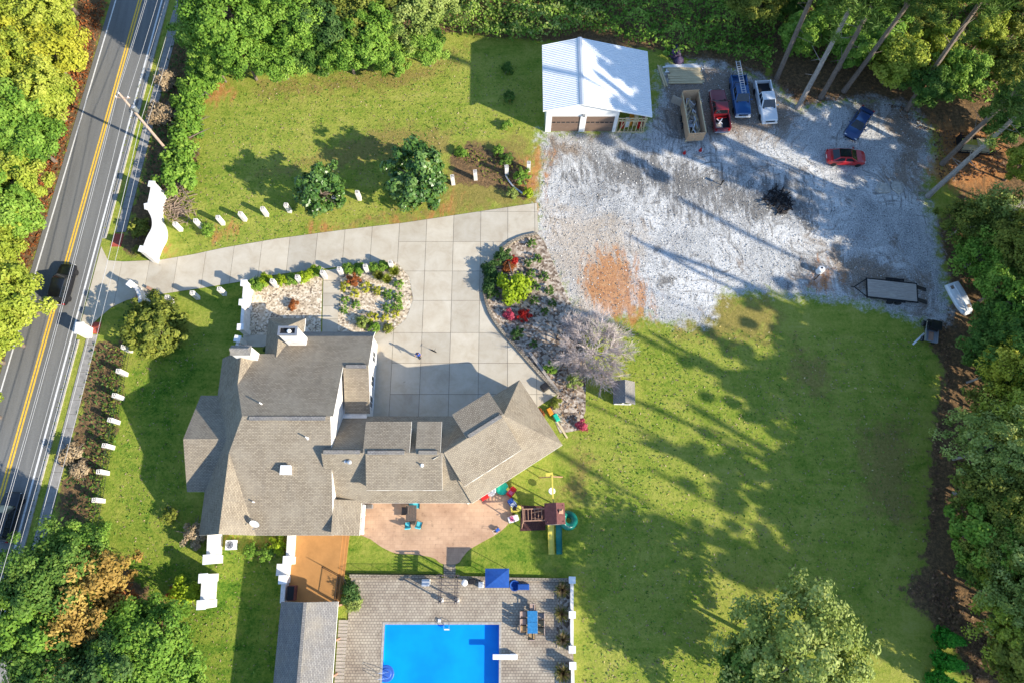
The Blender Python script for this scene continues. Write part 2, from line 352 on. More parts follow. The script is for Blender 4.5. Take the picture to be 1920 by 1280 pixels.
# ================================================================ ground and paved surfaces
def pxpoly(ps): return [g2(p) for p in ps]
ZONES = {
 'gravel': [[(1012,255),(1022,247),(1210,250),(1232,190),(1240,130),(1330,112),(1440,150),(1500,205),(1560,190),(1640,182),(1700,195),(1740,240),(1752,300),(1730,360),(1752,420),(1770,530),(1785,600),(1730,606),(1640,572),(1560,562),(1440,548),(1352,548),(1335,605),(1250,606),(1190,588),(1130,604),(1085,606),(1060,560),(1035,510),(1000,440),(1006,384),(1016,310)]],
 'clay': [[(1085,500),(1120,455),(1185,480),(1215,560),(1228,600),(1185,615),(1130,600),(1095,560)],[(1005,270),(1030,290),(1022,370),(1005,385),(975,345),(985,310)],
   [(1515,490),(1560,500),(1580,520),(1560,552),(1505,545)],[(1745,225),(1880,245),(1905,330),(1820,372),(1745,345)],[(380,163),(430,148),(445,178),(405,205),(382,196)],
   [(392,440),(405,432),(440,418),(448,428),(425,446),(400,460)],[(572,425),(625,412),(655,428),(590,442)],[(700,405),(790,412),(850,365),(868,385),(830,408),(760,425)],[(415,1010),(440,1035),(540,1030),(541,1005)],[(300,455),(322,440),(330,470),(312,488)]],
 'litter': [[(1440,150),(1500,200),(1600,188),(1700,195),(1760,245),(1800,380),(1755,420),(1790,560),(1735,610),(1770,700),(1745,830),(1742,960),(1730,1060),(1690,1110),(1760,1180),(1840,1300),(2100,1400),(2200,600),(2100,-200),(1440,-200)],
   [(150,-60),(205,-60),(190,60),(160,170),(110,330),(70,470),(20,640),(-30,800),(-90,800),(-30,560),(60,300),(130,120)],
   [(340,-40),(400,-20),(395,140),(372,200),(365,330),(325,365),(292,380),(305,460),(270,480),(228,470),(248,400),(300,200)],
   [(176,640),(232,640),(222,760),(190,900),(165,1000),(100,1010),(118,900),(143,815),(160,720)],[(845,285),(880,270),(960,285),(1000,330),(985,375),(930,350),(850,345)],
   [(820,60),(1240,95),(1440,150),(1440,-200),(360,-200),(380,60),(480,110),(700,120)],[(60,1060),(220,1050),(330,1160),(300,1300),(60,1300)]],
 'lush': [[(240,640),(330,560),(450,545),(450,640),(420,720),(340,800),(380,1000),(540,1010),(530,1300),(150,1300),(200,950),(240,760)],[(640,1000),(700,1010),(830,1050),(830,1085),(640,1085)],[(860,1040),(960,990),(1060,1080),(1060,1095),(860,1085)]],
 'dirt': [[(1235,125),(1340,118),(1440,150),(1510,205),(1490,265),(1400,275),(1250,255),(1225,200)],[(1570,182),(1700,200),(1750,260),(1745,380),(1640,340),(1690,270)],[(1480,440),(1600,460),(1750,520),(1740,590),(1600,560)],[(1015,255),(1120,255),(1100,300),(1020,310)]],
 'wet': [[(1040,285),(1200,270),(1330,290),(1500,330),(1540,430),(1400,440),(1260,400),(1130,370),(1040,340)],[(1230,180),(1330,260),(1300,300),(1210,270)],[(1480,480),(1530,470),(1530,540),(1470,540)]],
 'sand': [[(1005,385),(1110,390),(1210,430),(1190,520),(1120,600),(1080,610),(1040,540),(1005,450)]],
 'dry': [[(475,150),(560,150),(700,128),(800,118),(870,85),(860,120),(760,170),(640,175),(480,185)],[(840,270),(990,250),(1010,300),(1000,385),(850,408),(700,420),(640,430),(700,400),(820,385)],[(1310,548),(1440,555),(1470,600),(1440,650),(1320,640),(1250,630)],
   [(1040,980),(1100,930),(1120,860),(1080,830),(1060,900)],[(480,330),(720,230),(860,240),(840,300),(640,320)],[(1480,640),(1560,680),(1560,760),(1480,720)],[(1600,800),(1700,780),(1720,1000),(1620,960)]],
}
def band(a, b, n): return np.linspace(a, b, n)
xs = np.concatenate([[-700, -400, -220, -130], band(-80, 85, 412), [130, 220, 400, 700]])
ys = np.concatenate([[-500, -250, -120, -60], band(-24, 82, 266), [120, 220, 400, 900]])
XX, YY = np.meshgrid(xs, ys); P2 = np.stack([XX.ravel(), YY.ravel()], 1)
me = bpy.data.meshes.new('ground')
nx_, ny_ = len(xs), len(ys)
idx = np.arange(nx_ * ny_).reshape(ny_, nx_)
fc = np.stack([idx[:-1, :-1], idx[:-1, 1:], idx[1:, 1:], idx[1:, :-1]], -1).reshape(-1, 4)
me.vertices.add(len(P2)); me.vertices.foreach_set('co', np.column_stack([P2, np.where((P2[:, 0] > -12.45) & (P2[:, 0] < -.85) & (P2[:, 1] > -16.9) & (P2[:, 1] < -5.4), -1.6, 0.0)]).ravel())
me.loops.add(fc.size); me.loops.foreach_set('vertex_index', fc.ravel())
me.polygons.add(len(fc)); me.polygons.foreach_set('loop_start', np.arange(0, fc.size, 4)); me.polygons.foreach_set('loop_total', np.full(len(fc), 4))
me.update()
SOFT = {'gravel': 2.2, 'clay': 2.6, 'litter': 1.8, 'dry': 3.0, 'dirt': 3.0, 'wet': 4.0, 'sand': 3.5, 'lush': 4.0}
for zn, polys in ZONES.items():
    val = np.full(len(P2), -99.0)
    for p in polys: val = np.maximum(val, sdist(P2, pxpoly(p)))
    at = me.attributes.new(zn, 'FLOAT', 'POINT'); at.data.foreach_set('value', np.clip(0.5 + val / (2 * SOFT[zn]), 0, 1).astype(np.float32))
n = NT('ground'); co = n.coord()
fine = n.noise(co, 3.6, 10, 0.82); med = n.noise(co, 0.42, 8, 0.72, 0.6); big = n.noise(co, 0.07, 6, 0.65, 0.5)
mow = n.noise(n.map(co, (0.16, 1.5, 1), (0, 0, 0.35)), 1.0, 3, 0.5)
gsum = n.math('ADD', n.math('ADD', n.math('MULTIPLY', fine, 0.40), n.math('MULTIPLY', med, 0.30)), n.math('ADD', n.math('MULTIPLY', big, 0.18), n.math('MULTIPLY', mow, 0.12)))
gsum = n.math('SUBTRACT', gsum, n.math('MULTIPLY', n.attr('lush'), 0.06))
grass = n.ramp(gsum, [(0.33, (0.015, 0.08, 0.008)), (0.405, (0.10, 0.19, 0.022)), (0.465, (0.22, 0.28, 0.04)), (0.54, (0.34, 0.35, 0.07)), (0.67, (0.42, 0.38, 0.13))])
def mask(attr, nz, amp, lo=0.42, hi=0.58):
    return n.mr(n.math('ADD', n.attr(attr), n.math('MULTIPLY', n.math('SUBTRACT', nz, 0.5), amp)), lo, hi)
dry = mask('dry', n.noise(co, 0.8, 7, 0.75), 1.8, 0.35, 0.8)
col = n.mix(n.math('MULTIPLY', dry, 0.75), grass, n.ramp(fine, [(0.3, (0.17, 0.13, 0.035)), (0.7, (0.36, 0.26, 0.10))]))
spots = n.mr(n.noise(co, 0.33, 6, 0.7), 0.62, 0.72); col = n.mix(n.math('MULTIPLY', spots, 0.35), col, (0.22, 0.17, 0.07))
lit = mask('litter', n.noise(co, 0.9, 7, 0.7), 1.2)
col = n.mix(lit, col, n.ramp(n.noise(co, 2.6, 8, 0.8), [(0.3, (0.05, 0.04, 0.025)), (0.5, (0.17, 0.11, 0.06)), (0.62, (0.32, 0.19, 0.09)), (0.75, (0.44, 0.31, 0.16))]))
gr = mask('gravel', n.noise(co, 0.9, 8, 0.8), 1.7, 0.32, 0.7)
wv = n.n('MixRGB' if False else 'VectorMath', operation='ADD'); n.set(wv.inputs[0], co); n.set(wv.inputs[1], n.n('VectorMath', operation='SCALE', i_0=n.n('TexNoise', i_Vector=co, i_Scale=0.12, i_Detail=2).outputs['Color'], i_Scale=9.0).outputs[0]); wv = wv.outputs[0]
st1 = n.noise(n.map(wv, (2.2, 0.16, 1), (0, 0, 0.1)), 1.0, 6, 0.7); st2 = n.noise(n.map(wv, (0.2, 1.7, 1), (0, 0, 0.6)), 1.0, 6, 0.7)
blot = n.noise(co, 0.16, 6, 0.65, 0.6); peb = n.noise(co, 7.0, 5, 0.8)
gcol = n.ramp(n.math('ADD', n.math('MULTIPLY', peb, 0.6), n.math('MULTIPLY', blot, 0.4)), [(0.36, (0.11, 0.11, 0.115)), (0.465, (0.42, 0.42, 0.415)), (0.57, (0.78, 0.77, 0.75))])
wet = n.math('MULTIPLY', n.math('MAXIMUM', n.mr(st1, 0.5, 0.68), n.mr(st2, 0.52, 0.68)), n.mr(blot, 0.4, 0.56))
gcol = n.mix(n.math('MULTIPLY', wet, 0.8), gcol, n.ramp(peb, [(0.3, (0.05, 0.045, 0.04)), (0.7, (0.17, 0.15, 0.13))]))
mud = n.mr(n.noise(co, 0.22, 6, 0.7, 0.5), 0.58, 0.7); gcol = n.mix(n.math('MULTIPLY', mud, 0.75), gcol, n.ramp(peb, [(0.3, (0.10, 0.07, 0.05)), (0.7, (0.30, 0.22, 0.16))]))
sandm = mask('sand', n.noise(co, 0.5, 6, 0.7), 1.6, 0.3, 0.9); gcol = n.mix(n.math('MULTIPLY', sandm, 0.6), gcol, n.ramp(peb, [(0.3, (0.34, 0.25, 0.17)), (0.7, (0.60, 0.49, 0.36))]))
dirtm = mask('dirt', n.noise(n.map(wv, (1, .5, 1)), 0.45, 7, 0.75), 2.2, 0.35, 0.85); gcol = n.mix(n.math('MULTIPLY', dirtm, 0.85), gcol, n.ramp(peb, [(0.3, (0.10, 0.075, 0.05)), (0.5, (0.23, 0.17, 0.12)), (0.7, (0.40, 0.32, 0.25))]))
wetm = mask('wet', n.math('ADD', n.math('MULTIPLY', n.noise(n.map(wv, (1.3, .35, 1), (0, 0, .3)), 0.5, 8, 0.78), 0.7), n.math('MULTIPLY', n.noise(n.map(co, (2.6, .3, 1), (0, 0, .05)), 1.0, 4, .6), 0.3)), 4.5, 0.45, 1.05); gcol = n.mix(n.math('MULTIPLY', wetm, 0.8), gcol, n.ramp(peb, [(0.3, (0.06, 0.055, 0.05)), (0.7, (0.20, 0.19, 0.18))]))
col = n.mix(gr, col, gcol)
cl = mask('clay', n.noise(n.map(co, (1.5, .5, 1), (0, 0, .15)), 0.6, 7, 0.75, .5), 2.2, 0.4, 0.85)
col = n.mix(n.math('MULTIPLY', cl, 0.85), col, n.ramp(n.noise(co, 1.6, 7, 0.75), [(0.3, (0.30, 0.11, 0.04)), (0.55, (0.52, 0.24, 0.09)), (0.75, (0.50, 0.36, 0.22))]))
n.b.inputs['Specular IOR Level'].default_value = 0.0; n.base(col, 0.95); n.bump(n.math('ADD', n.noise(co, 11, 5, 0.8), n.math('MULTIPLY', n.noise(co, 2.5, 4), 1.2)), 0.9, 0.12)
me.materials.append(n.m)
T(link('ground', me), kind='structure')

# road ---------------------------------------------------------------
def rx(y, off=0.0): return -51.62 + 0.0585 * y + off
n = NT('asphalt'); co = n.coord()
c = n.ramp(n.math('ADD', n.math('MULTIPLY', n.noise(co, 9, 5, 0.75), 0.5), n.math('MULTIPLY', n.noise(n.map(co, (0.9, 0.05, 1)), 1.3, 5), 0.5)), [(0.35, (0.125, 0.124, 0.12)), (0.5, (0.17, 0.168, 0.16)), (0.66, (0.21, 0.206, 0.195))])
cr = n.mr(n.noise(n.map(co, (1.2, 0.25, 1)), 2.0, 8, 0.8), 0.62, 0.72); c = n.mix(n.math('MULTIPLY', cr, 0.35), c, (0.09, 0.09, 0.09))
n.base(c, 0.85); n.bump(n.noise(co, 25, 4), 0.3, 0.03); MT['asphalt'] = n.m
YS = list(np.linspace(-60, 170, 47))
def strip(a, b, z0, z1, ys=YS): return [(rx(y, a), y) for y in ys] + [(rx(y, b), y) for y in reversed(ys)]
mb = MB(); mb.prism(strip(-3.75, 3.25, 0, 0), -0.05, 0.03); road = T(mb.build('road', MT['asphalt']), kind='structure')
for a, w, nm, m in ((-0.27, 0.19, 'centre_line', 'yellow_line'), (0.05, 0.19, 'centre_line', 'yellow_line'), (-3.22, 0.16, 'edge_line', 'white_line'), (2.68, 0.2, 'edge_line', 'white_line')):
    mb = MB()
    for y0, y1 in zip(YS[:-1], YS[1:]): mb.add([(rx(y0, a), y0, 0.036), (rx(y0, a + w), y0, 0.036), (rx(y1, a + w), y1, 0.036), (rx(y1, a), y1, 0.036)], [(0, 1, 2, 3)])
    mb.build(nm, MT[m], road)
# kerb stones and sidewalk slabs, broken by the driveway mouth
side = T(MB().prism(strip(4.4, 5.55, 0, 0, [-60, 23.2]), 0.0, 0.03).prism(strip(4.6, 5.75, 0, 0, [35.4, 170]), 0.0, 0.03).build('sidewalk', MT['joint']), kind='structure')
for (y0, y1, a) in ((-14, 23.2, 4.4), (35.4, 80, 4.6)):
    y = y0
    while y < y1 - 0.6:
        e = min(y + 1.5, y1)
        MB().prism([(rx(y, a + .02), y + .02), (rx(y, a + 1.13), y + .02), (rx(e, a + 1.13), e - .02), (rx(e, a + .02), e - .02)], 0.0, 0.045 + RN.uniform(0, .006)).build('slab', MT['walk'], side)
        y = e
for (y0, y1) in ((23.3, 24.6), (33.6, 35.2)):
    pad = MB().prism(strip(4.45, 5.6, 0, 0, [y0, y1]), 0.0, 0.05)
    for i in range(8):
        for j in range(9):
            yy = y0 + .1 + (y1 - y0 - .2) * j / 8; pad.box((rx(yy, 4.58 + .13 * i), yy, 0.055), (.05, .05, .015))
    pad.build('tactile_pad', MT['red_pad'], side)
kerb = T(MB().prism(strip(3.27, 3.72, 0, 0, [-60, -14]), 0, .1).prism(strip(3.27, 3.72, 0, 0, [80, 170]), 0, .1).build('kerb', MT['curb']), kind='structure')
for (y0, y1) in ((-14, 22.6), (34.6, 80)):
    y = y0
    while y < y1 - .5:
        e = min(y + 2.4, y1)
        MB().prism(strip(3.27, 3.55, 0, 0, [y + .01, e - .01]), 0, 0.05).prism(strip(3.552, 3.72, 0, 0, [y + .01, e - .01]), 0, 0.15).build('kerb_stone', MT['curb'], kerb)
        y = e

# concrete driveway: slabs with open joints ----------------------------
DRIVE = [(203,489),(232,491),(300,488),(360,478),(420,465),(520,448),(640,432),(760,418),(880,400),(1007,381),(1009,436),(975,447),(945,466),(921,500),(908,540),(915,580),(935,615),(970,655),(1010,700),(1046,738),(1012,760),(960,800),(860,830),(700,830),(694,625),(735,622),(762,598),(775,562),(768,520),(748,497),(736,489),(640,500),(520,515),(460,527),(380,540),(300,552),(268,557),(238,563),(210,576),(186,596),(166,614),(150,622)]
dpoly = pxpoly(DRIVE); dpoly.append((rx(23.4, 3.4), 23.4)); dpoly.append((rx(33.6, 3.4), 33.6))
drive = T(MB().prism(dpoly, 0.0, 0.032).build('driveway', MT['joint']), kind='structure')
gx = [-52.0] + list(np.arange(-43.6, 6, 3.08)); gy = [9, 13.2, 16.6, 20.0, 23.4, 27.1, 30.6, 34.2, 38.0, 42]
for i in range(len(gx) - 1):
    cuts = gy if gx[i] > -13 else [9, 42] if gx[i] < -44 else [9, 26.2, 42]
    for j in range(len(cuts) - 1):
        p = dpoly; gp = 0.022
        for (a, b, d) in ((-1, 0, -gx[i] - gp), (1, 0, gx[i + 1] - gp), (0, -1, -cuts[j] - gp), (0, 1, cuts[j + 1] - gp)):
            p = clip(p, a, b, d)
            if len(p) < 3: break
        if area(p) > 0.15:
            MB().prism(p, 0.02, 0.05 + RN.uniform(0, .006)).build('slab', MT['slab'], drive)
# footpaths
pth = T(MB().prism(pxpoly([(607,508),(640,503),(632,640),(604,640)]), 0, .045).build('garden_path', MT['joint']), kind='structure')
pp = pxpoly([(607,508),(640,503),(632,640),(604,640)])
for k in range(6):
    y1 = pp[0][1] + .3 - 1.5 * k; q = clip(clip(pp, 0, 1, y1 - .02), 0, -1, -(y1 - 1.5 + .02))
    if area(q) > .1: MB().prism(q, 0, .06).build('slab', MT['slab'], pth)
T(MB().prism(pxpoly([(456,628),(500,628),(499,650),(455,650)]), 0, .06).build('side_path', MT['concrete']), kind='structure')

# patio, pool terrace, deck -------------------------------------------
patio_px = [(660,920),(930,910),(950,915),(960,935),(962,955),(955,978),(935,998),(905,1015),(880,1030),(868,1043),(857,1056),(829,1056),(812,1045),(780,1039),(745,1037),(718,1026),(695,1010),(677,1003),(660,1003)]
pat = T(MB().prism(smoothpoly(pxpoly(patio_px[2:17]), 5, False) + pxpoly(patio_px[17:] + patio_px[:2]), 0, 0.07).build('patio', MT['patio']), kind='structure')
T(MB().prism(pxpoly([(832,1056),(854,1056),(854,1082),(832,1082)]), 0, .05).build('stepping_path', MT['stonewall']), kind='structure')
PX0, PX1, PY0, PY1 = -12.07, -1.22, -5.79, -16.5       # pool
tb = MB(); X0, X1, Y0, Y1 = -15.6, 5.75, -1.62, -21
for (a, b, c_, d) in ((X0, X1, PY0, Y0), (X0, PX0, PY1, PY0), (PX1, X1, PY1, PY0), (X0, X1, Y1, PY1)):
    tb.add([(a, c_, .09), (b, c_, .09), (b, d, .09), (a, d, .09)], [(0, 1, 2, 3)])
for (a, b, c_, d) in ((X0, Y0, X1, Y0), (X0, Y1, X0, Y0), (X1, Y1, X1, Y0)):
    tb.add([(a, b, -.02), (c_, d, -.02), (c_, d, .09), (a, b, .09)], [(0, 1, 2, 3)])
T(tb.build('pool_terrace', MT['pavers']), kind='structure')
n = NT('pool_liner'); co = n.coord()
n.base(n.ramp(n.noise(co, 0.25, 3), [(0.35, (0.0, 0.27, 0.74)), (0.65, (0.0, 0.36, 0.86))]), 0.5); liner = n.m
pb = MB(); D = -.65
pb.add([(PX0, PY0, D), (PX1, PY0, D), (PX1, PY1, D), (PX0, PY1, D)], [(0, 3, 2, 1)])
for a, b in (((PX0, PY0), (PX1, PY0)), ((PX1, PY0), (PX1, PY1)), ((PX1, PY1), (PX0, PY1)), ((PX0, PY1), (PX0, PY0))):
    pb.add([(*a, D), (*b, D), (*b, .085), (*a, .085)], [(0, 3, 2, 1)])
pool = T(pb.build('swimming_pool', liner), kind='structure')
tl = MB(); i_ = .012
for a_, b_ in (((PX0 + i_, PY0 - i_), (PX1 - i_, PY0 - i_)), ((PX1 - i_, PY0 - i_), (PX1 - i_, PY1)), ((PX0 + i_, PY1), (PX0 + i_, PY0 - i_))): tl.add([(*a_, -.2), (*b_, -.2), (*b_, .05), (*a_, .05)], [(0, 3, 2, 1)])
tl.build('tile_band', M('blue_tile', (0.03, 0.16, 0.36), .3, 8, .3), pool)
w = 0.22
for (a, b, c_, d) in ((PX0 - w, PX1 + w, PY0, PY0 + w), (PX0 - w, PX0, PY1, PY0), (PX1, PX1 + w, PY1, PY0)):
    L = max(b - a, d - c_); k = int(L / .6)
    for q in range(k):
        t0, t1 = q / k, (q + 1) / k
        if b - a > d - c_: bx = ((a + (b - a) * (t0 + t1) / 2, (c_ + d) / 2, .085), ((b - a) / k - .015, w, .06))
        else: bx = (((a + b) / 2, c_ + (d - c_) * (t0 + t1) / 2, .085), (w, (d - c_) / k - .015, .06))
        MB().box(*bx).build('coping_stone', MT['curb'], pool)
n = NT('pool_water'); co = n.coord()
tr = n.n('BsdfTransparent', i_Color=(0.8, 0.96, 1.0)); gl = n.n('BsdfGlossy', i_Roughness=0.03)
fr = n.n('LayerWeight', i_Blend=0.5); bm_ = n.n('Bump', i_Height=n.noise(co, 4.0, 4), i_Strength=0.35, i_Distance=0.05)
n.t.links.new(bm_.outputs[0], gl.inputs['Normal']); n.t.links.new(bm_.outputs[0], fr.inputs['Normal']); fr5 = n.math('ADD', 0.02, n.math('MULTIPLY', 0.9, n.math('POWER', fr.outputs['Facing'], 5.0)))
mx = n.n('MixShader', i_0=fr5); n.t.links.new(tr.outputs[0], mx.inputs[1]); n.t.links.new(gl.outputs[0], mx.inputs[2])
n.t.links.new(mx.outputs[0], n.t.nodes['Material Output'].inputs['Surface'])
T(MB().add([(PX0, PY1, -.05), (PX1, PY1, -.05), (PX1, PY0, -.05), (PX0, PY0, -.05)], [(0, 1, 2, 3)]).build('pool_water', n.m), kind='structure')
# pebble beds
n = NT('cream_pebbles'); co = n.coord()
vo = n.n('TexVoronoi', i_Vector=co, i_Scale=5.5); pn = n.n('SeparateColor', i_Color=vo.outputs['Color']).outputs[0]
c = n.ramp(n.math('ADD', n.math('MULTIPLY', pn, 0.55), n.math('MULTIPLY', n.noise(co, 0.6, 5), 0.45)), [(0.2, (0.16, 0.12, 0.09)), (0.36, (0.42, 0.33, 0.23)), (0.6, (0.62, 0.51, 0.37)), (0.8, (0.74, 0.66, 0.54))])
n.base(c, 0.9); n.bump(vo.outputs['Distance'], -0.8, 0.06); MT['pebble'] = n.m
n = NT('grey_pebbles'); co = n.coord()
vo = n.n('TexVoronoi', i_Vector=co, i_Scale=4.5); pn = n.n('SeparateColor', i_Color=vo.outputs['Color']).outputs[0]
c = n.ramp(n.math('ADD', n.math('MULTIPLY', pn, 0.5), n.math('MULTIPLY', n.noise(co, 0.8, 6, .7), 0.5)), [(0.25, (0.10, 0.07, 0.05)), (0.42, (0.26, 0.195, 0.145)), (0.6, (0.44, 0.36, 0.28)), (0.8, (0.58, 0.51, 0.43))])
n.base(c, 0.9); n.bump(vo.outputs['Distance'], -0.8, 0.06); MT['pebble2'] = n.m
T(MB().prism(pxpoly([(470,545),(520,522),(605,512),(601,640),(575,640),(505,640),(466,625)]), 0, .03).build('pebble_bed', MT['pebble']), kind='structure')
bedr = smoothpoly(pxpoly([(642,504),(700,492),(738,490),(760,506),(773,535),(774,570),(762,598),(735,620),(700,640),(636,640),(637,570)]), 5)
T(MB().prism(bedr, 0, .035).build('pebble_bed', MT['pebble']), kind='structure')
isl = pxpoly([(1009,440),(975,449),(947,467),(923,501),(910,540),(917,580),(937,615),(972,655),(1012,700),(1047,738),(1030,765),(1050,812),(1085,806),(1098,770),(1098,735),(1100,690),(1092,640),(1080,590),(1056,540),(1040,500),(1022,455)])
T(MB().prism(isl, 0, .04).build('pebble_bed', MT['pebble2']), kind='structure')
gb = MB()
for q in ((1044,1094,1068,1214), (1042,1240,1070,1300)):
    gb.prism(pxpoly([(q[0],q[1]),(q[2],q[1]),(q[2],q[3]),(q[0],q[3])]), 0.05, .15)
T(gb.build('pebble_strip', MT['pebble2']), kind='structure')
# tan deck with low steps on its east side
dk = T(MB().prism(pxpoly([(546,1000),(645,1000),(630,1132),(536,1132)]), 0, .42).build('deck', MT['deck']), kind='structure')
MB().prism(pxpoly([(645,1000),(650.5,1000),(637,1132),(630.5,1132)]), 0, .28).build('step', MT['deck'], dk)
MB().prism(pxpoly([(650.5,1000),(656,1000),(645,1090),(637,1132)]), 0, .14).build('step', MT['deck'], dk)
# ================================================================ buildings
def roof(poly, parent, name='roof_slope', t=0.17, mat='shingle', side='trim'):
    n_ = len(poly); mb = MB()
    mb.add(poly, [tuple(range(n_))], 0)
    lo = [(p[0], p[1], p[2] - t) for p in poly]
    mb.add(lo, [tuple(range(n_ - 1, -1, -1))], 1)
    for i in range(n_):
        j = (i + 1) % n_; mb.add([lo[i], lo[j], poly[j], poly[i]], [(0, 1, 2, 3)], 1)
    return mb.build(name, [MT[mat], MT[side]], parent, world=True, uv=True)
def extr(mb, prof, axis, a, b, mi=0):
    n_ = len(prof)
    f = (lambda c, p: (c, p[0], p[1])) if axis == 'x' else (lambda c, p: (p[0], c, p[1]))
    vs = [f(a, p) for p in prof] + [f(b, p) for p in prof]
    return mb.add(vs, [tuple(range(n_)), tuple(range(2 * n_ - 1, n_ - 1, -1))] + [(i, n_ + i, n_ + (i + 1) % n_, (i + 1) % n_) for i in range(n_)], mi)
def pane_window(parent, c, w, h, face, frame='trim'):
    """window with frame, sill and pane; face = outward unit vector (x,y)"""
    rz = math.atan2(face[1], face[0])
    fr = MB(); t = .07
    X = Vector((-face[1], face[0], 0)); N_ = Vector((face[0], face[1], 0)); c = Vector(c)
    for sx in (-1, 1): fr.box(c + X * sx * (w / 2 - t / 2) + N_ * .03, (.08, t, h), rz)
    for sz in (-1, 1): fr.box(c + Vector((0, 0, sz * (h / 2 - t / 2))) + N_ * .03, (.08, w - 2 * t, t), rz)
    fr.box(c + N_ * .03, (.06, .04, h - 2 * t), rz)
    fr.box(c + Vector((0, 0, -h / 2 - .04)) + N_ * .06, (.14, w + .1, .07), rz)
    o = fr.build('window', MT[frame], parent, world=True)
    g = MB().box(c + N_ * .012, (.02, w - 2 * t, h - 2 * t), rz).build('pane', MT['glass'], None)
    g.parent = o; me = g.data; inv = XF[parent.name].inverted()
    for v in me.vertices: v.co = inv @ v.co
    return o

# ---- main house
house = thing('house', 'large white house with brown shingle roofs and an angled garage wing', 'house', (-16, 11, 0))
zN = lambda y: 7.5 - .39 * (y - 12.74)
W3 = 3.2
roof([(-29.5,19.6,W3),(-29.5,2.25,W3),(-26.4,2.25,6.2),(-26.4,9.57,6.2),(-25.07,12.74,7.5),(-26.4,16.07,6.2),(-26.4,19.6,6.2)], house)
roof([(-26.4,2.25,6.2),(-24.1,2.25,W3),(-26.4,9.57,6.2)], house)
roof([(-26.4,9.57,6.2),(-24.1,2.25,W3),(-16.85,2.25,W3),(-16.85,12.74,7.5),(-25.07,12.74,7.5)], house)
roof([(-25.07,12.74,7.5),(-16.6,12.74,7.5),(-16.6,18.2,zN(18.2)),(-14.1,18.2,zN(18.2)),(-14.1,21.7,4.0),(-22.3,21.7,4.0),(-23.4,19.15,5.0),(-23.58,19.6,4.82),(-25.34,19.6,4.82),(-26.4,16.07,6.2)], house)
roof([(-26.4,16.07,6.2),(-25.34,19.6,4.82),(-26.4,19.6,6.2)], house)
roof([(-23.4,22.06,5.0),(-25.26,23.9,W3),(-25.26,19.6,W3),(-23.58,19.6,4.82),(-23.4,19.15,5.0)], house)
roof([(-23.4,19.15,5.0),(-22.3,21.7,4.0),(-21.44,22.45,W3),(-21.44,23.9,W3),(-23.4,22.06,5.0)], house)
roof([(-23.4,22.06,5.0),(-21.44,23.9,W3),(-25.26,23.9,W3)], house)
roof([(-14.1,21.7,4.0),(-14.1,22.44,W3),(-21.44,22.44,W3),(-22.3,21.7,4.0)], house, mat='shingle_grey')
roof([(-14.1,18.2,zN(18.2)),(-16.6,18.2,zN(18.2)),(-16.6,13.9,W3),(-14.1,13.9,W3)], house)
# west bay
roof([(-31.2,10.97,5.5),(-31.2,6.29,W3),(-29.45,6.29,W3),(-27.1,10.97,5.5)], house)
roof([(-31.2,10.97,5.5),(-27.1,10.97,5.5),(-29.45,15.73,W3),(-31.2,15.73,W3)], house)
# link block with dormers
RZ = 6.9
roof([(-6.4,9.45,RZ),(-17.6,9.45,RZ),(-17.6,13.7,2.8),(-5.04,13.7,2.8)], house)
roof([(-17.6,9.45,RZ),(-6.4,9.45,RZ),(-3.76,5.25,2.8),(-17.6,5.25,2.8)], house)
roof([(-16.85,5.5,4.0),(-16.85,2.25,4.0),(-14.45,2.25,2.8),(-14.45,5.5,2.8)], house)
def dormer(x0, x1, y1, z1, y0=9.45, z0=RZ + .06):
    roof([(x1,y0,z0),(x0,y0,z0),(x0,y1,z1),(x1,y1,z1)], house, 'dormer_roof')
    yi = y1 - .25 * (1 if y1 > y0 else -1)
    zl = RZ - .97 * abs(yi - 9.45) - .1
    w = MB(); extr(w, [(y0, z0 - .2), (yi, z1 - .1), (yi, zl), (y0, RZ - .3)], 'x', x0 + .2, x1 - .2); w.build('dormer_wall', MT['white'], house, world=True)
    k = max(1, int((x1 - x0) / 2))
    for i in range(k): pane_window(house, (x0 + (x1 - x0) * (i + .5) / k, yi + (.02 if y1 > y0 else -.02), (zl + z1) / 2), 1.1, min(1.2, z1 - zl - .5), (0, 1 if y1 > y0 else -1))
dormer(-13.75, -9.45, 12.45, 6.5); dormer(-8.9, -6.6, 12.45, 6.5)
# south shed dormer
roof([(-13.5,9.45,RZ+.06),(-13.5,6.2,5.6),(-6.46,6.2,5.6),(-6.46,9.45,RZ+.06)], house, 'dormer_roof')
w = MB(); extr(w, [(9.4, RZ - .2), (6.45, 5.5), (6.45, 3.8), (9.4, 6.4)], 'x', -13.3, -6.66); w.build('dormer_wall', MT['white'], house, world=True)
for xx in (-12.2, -10, -7.8): pane_window(house, (xx, 6.43, 4.75), 1.1, 1.0, (0, -1))
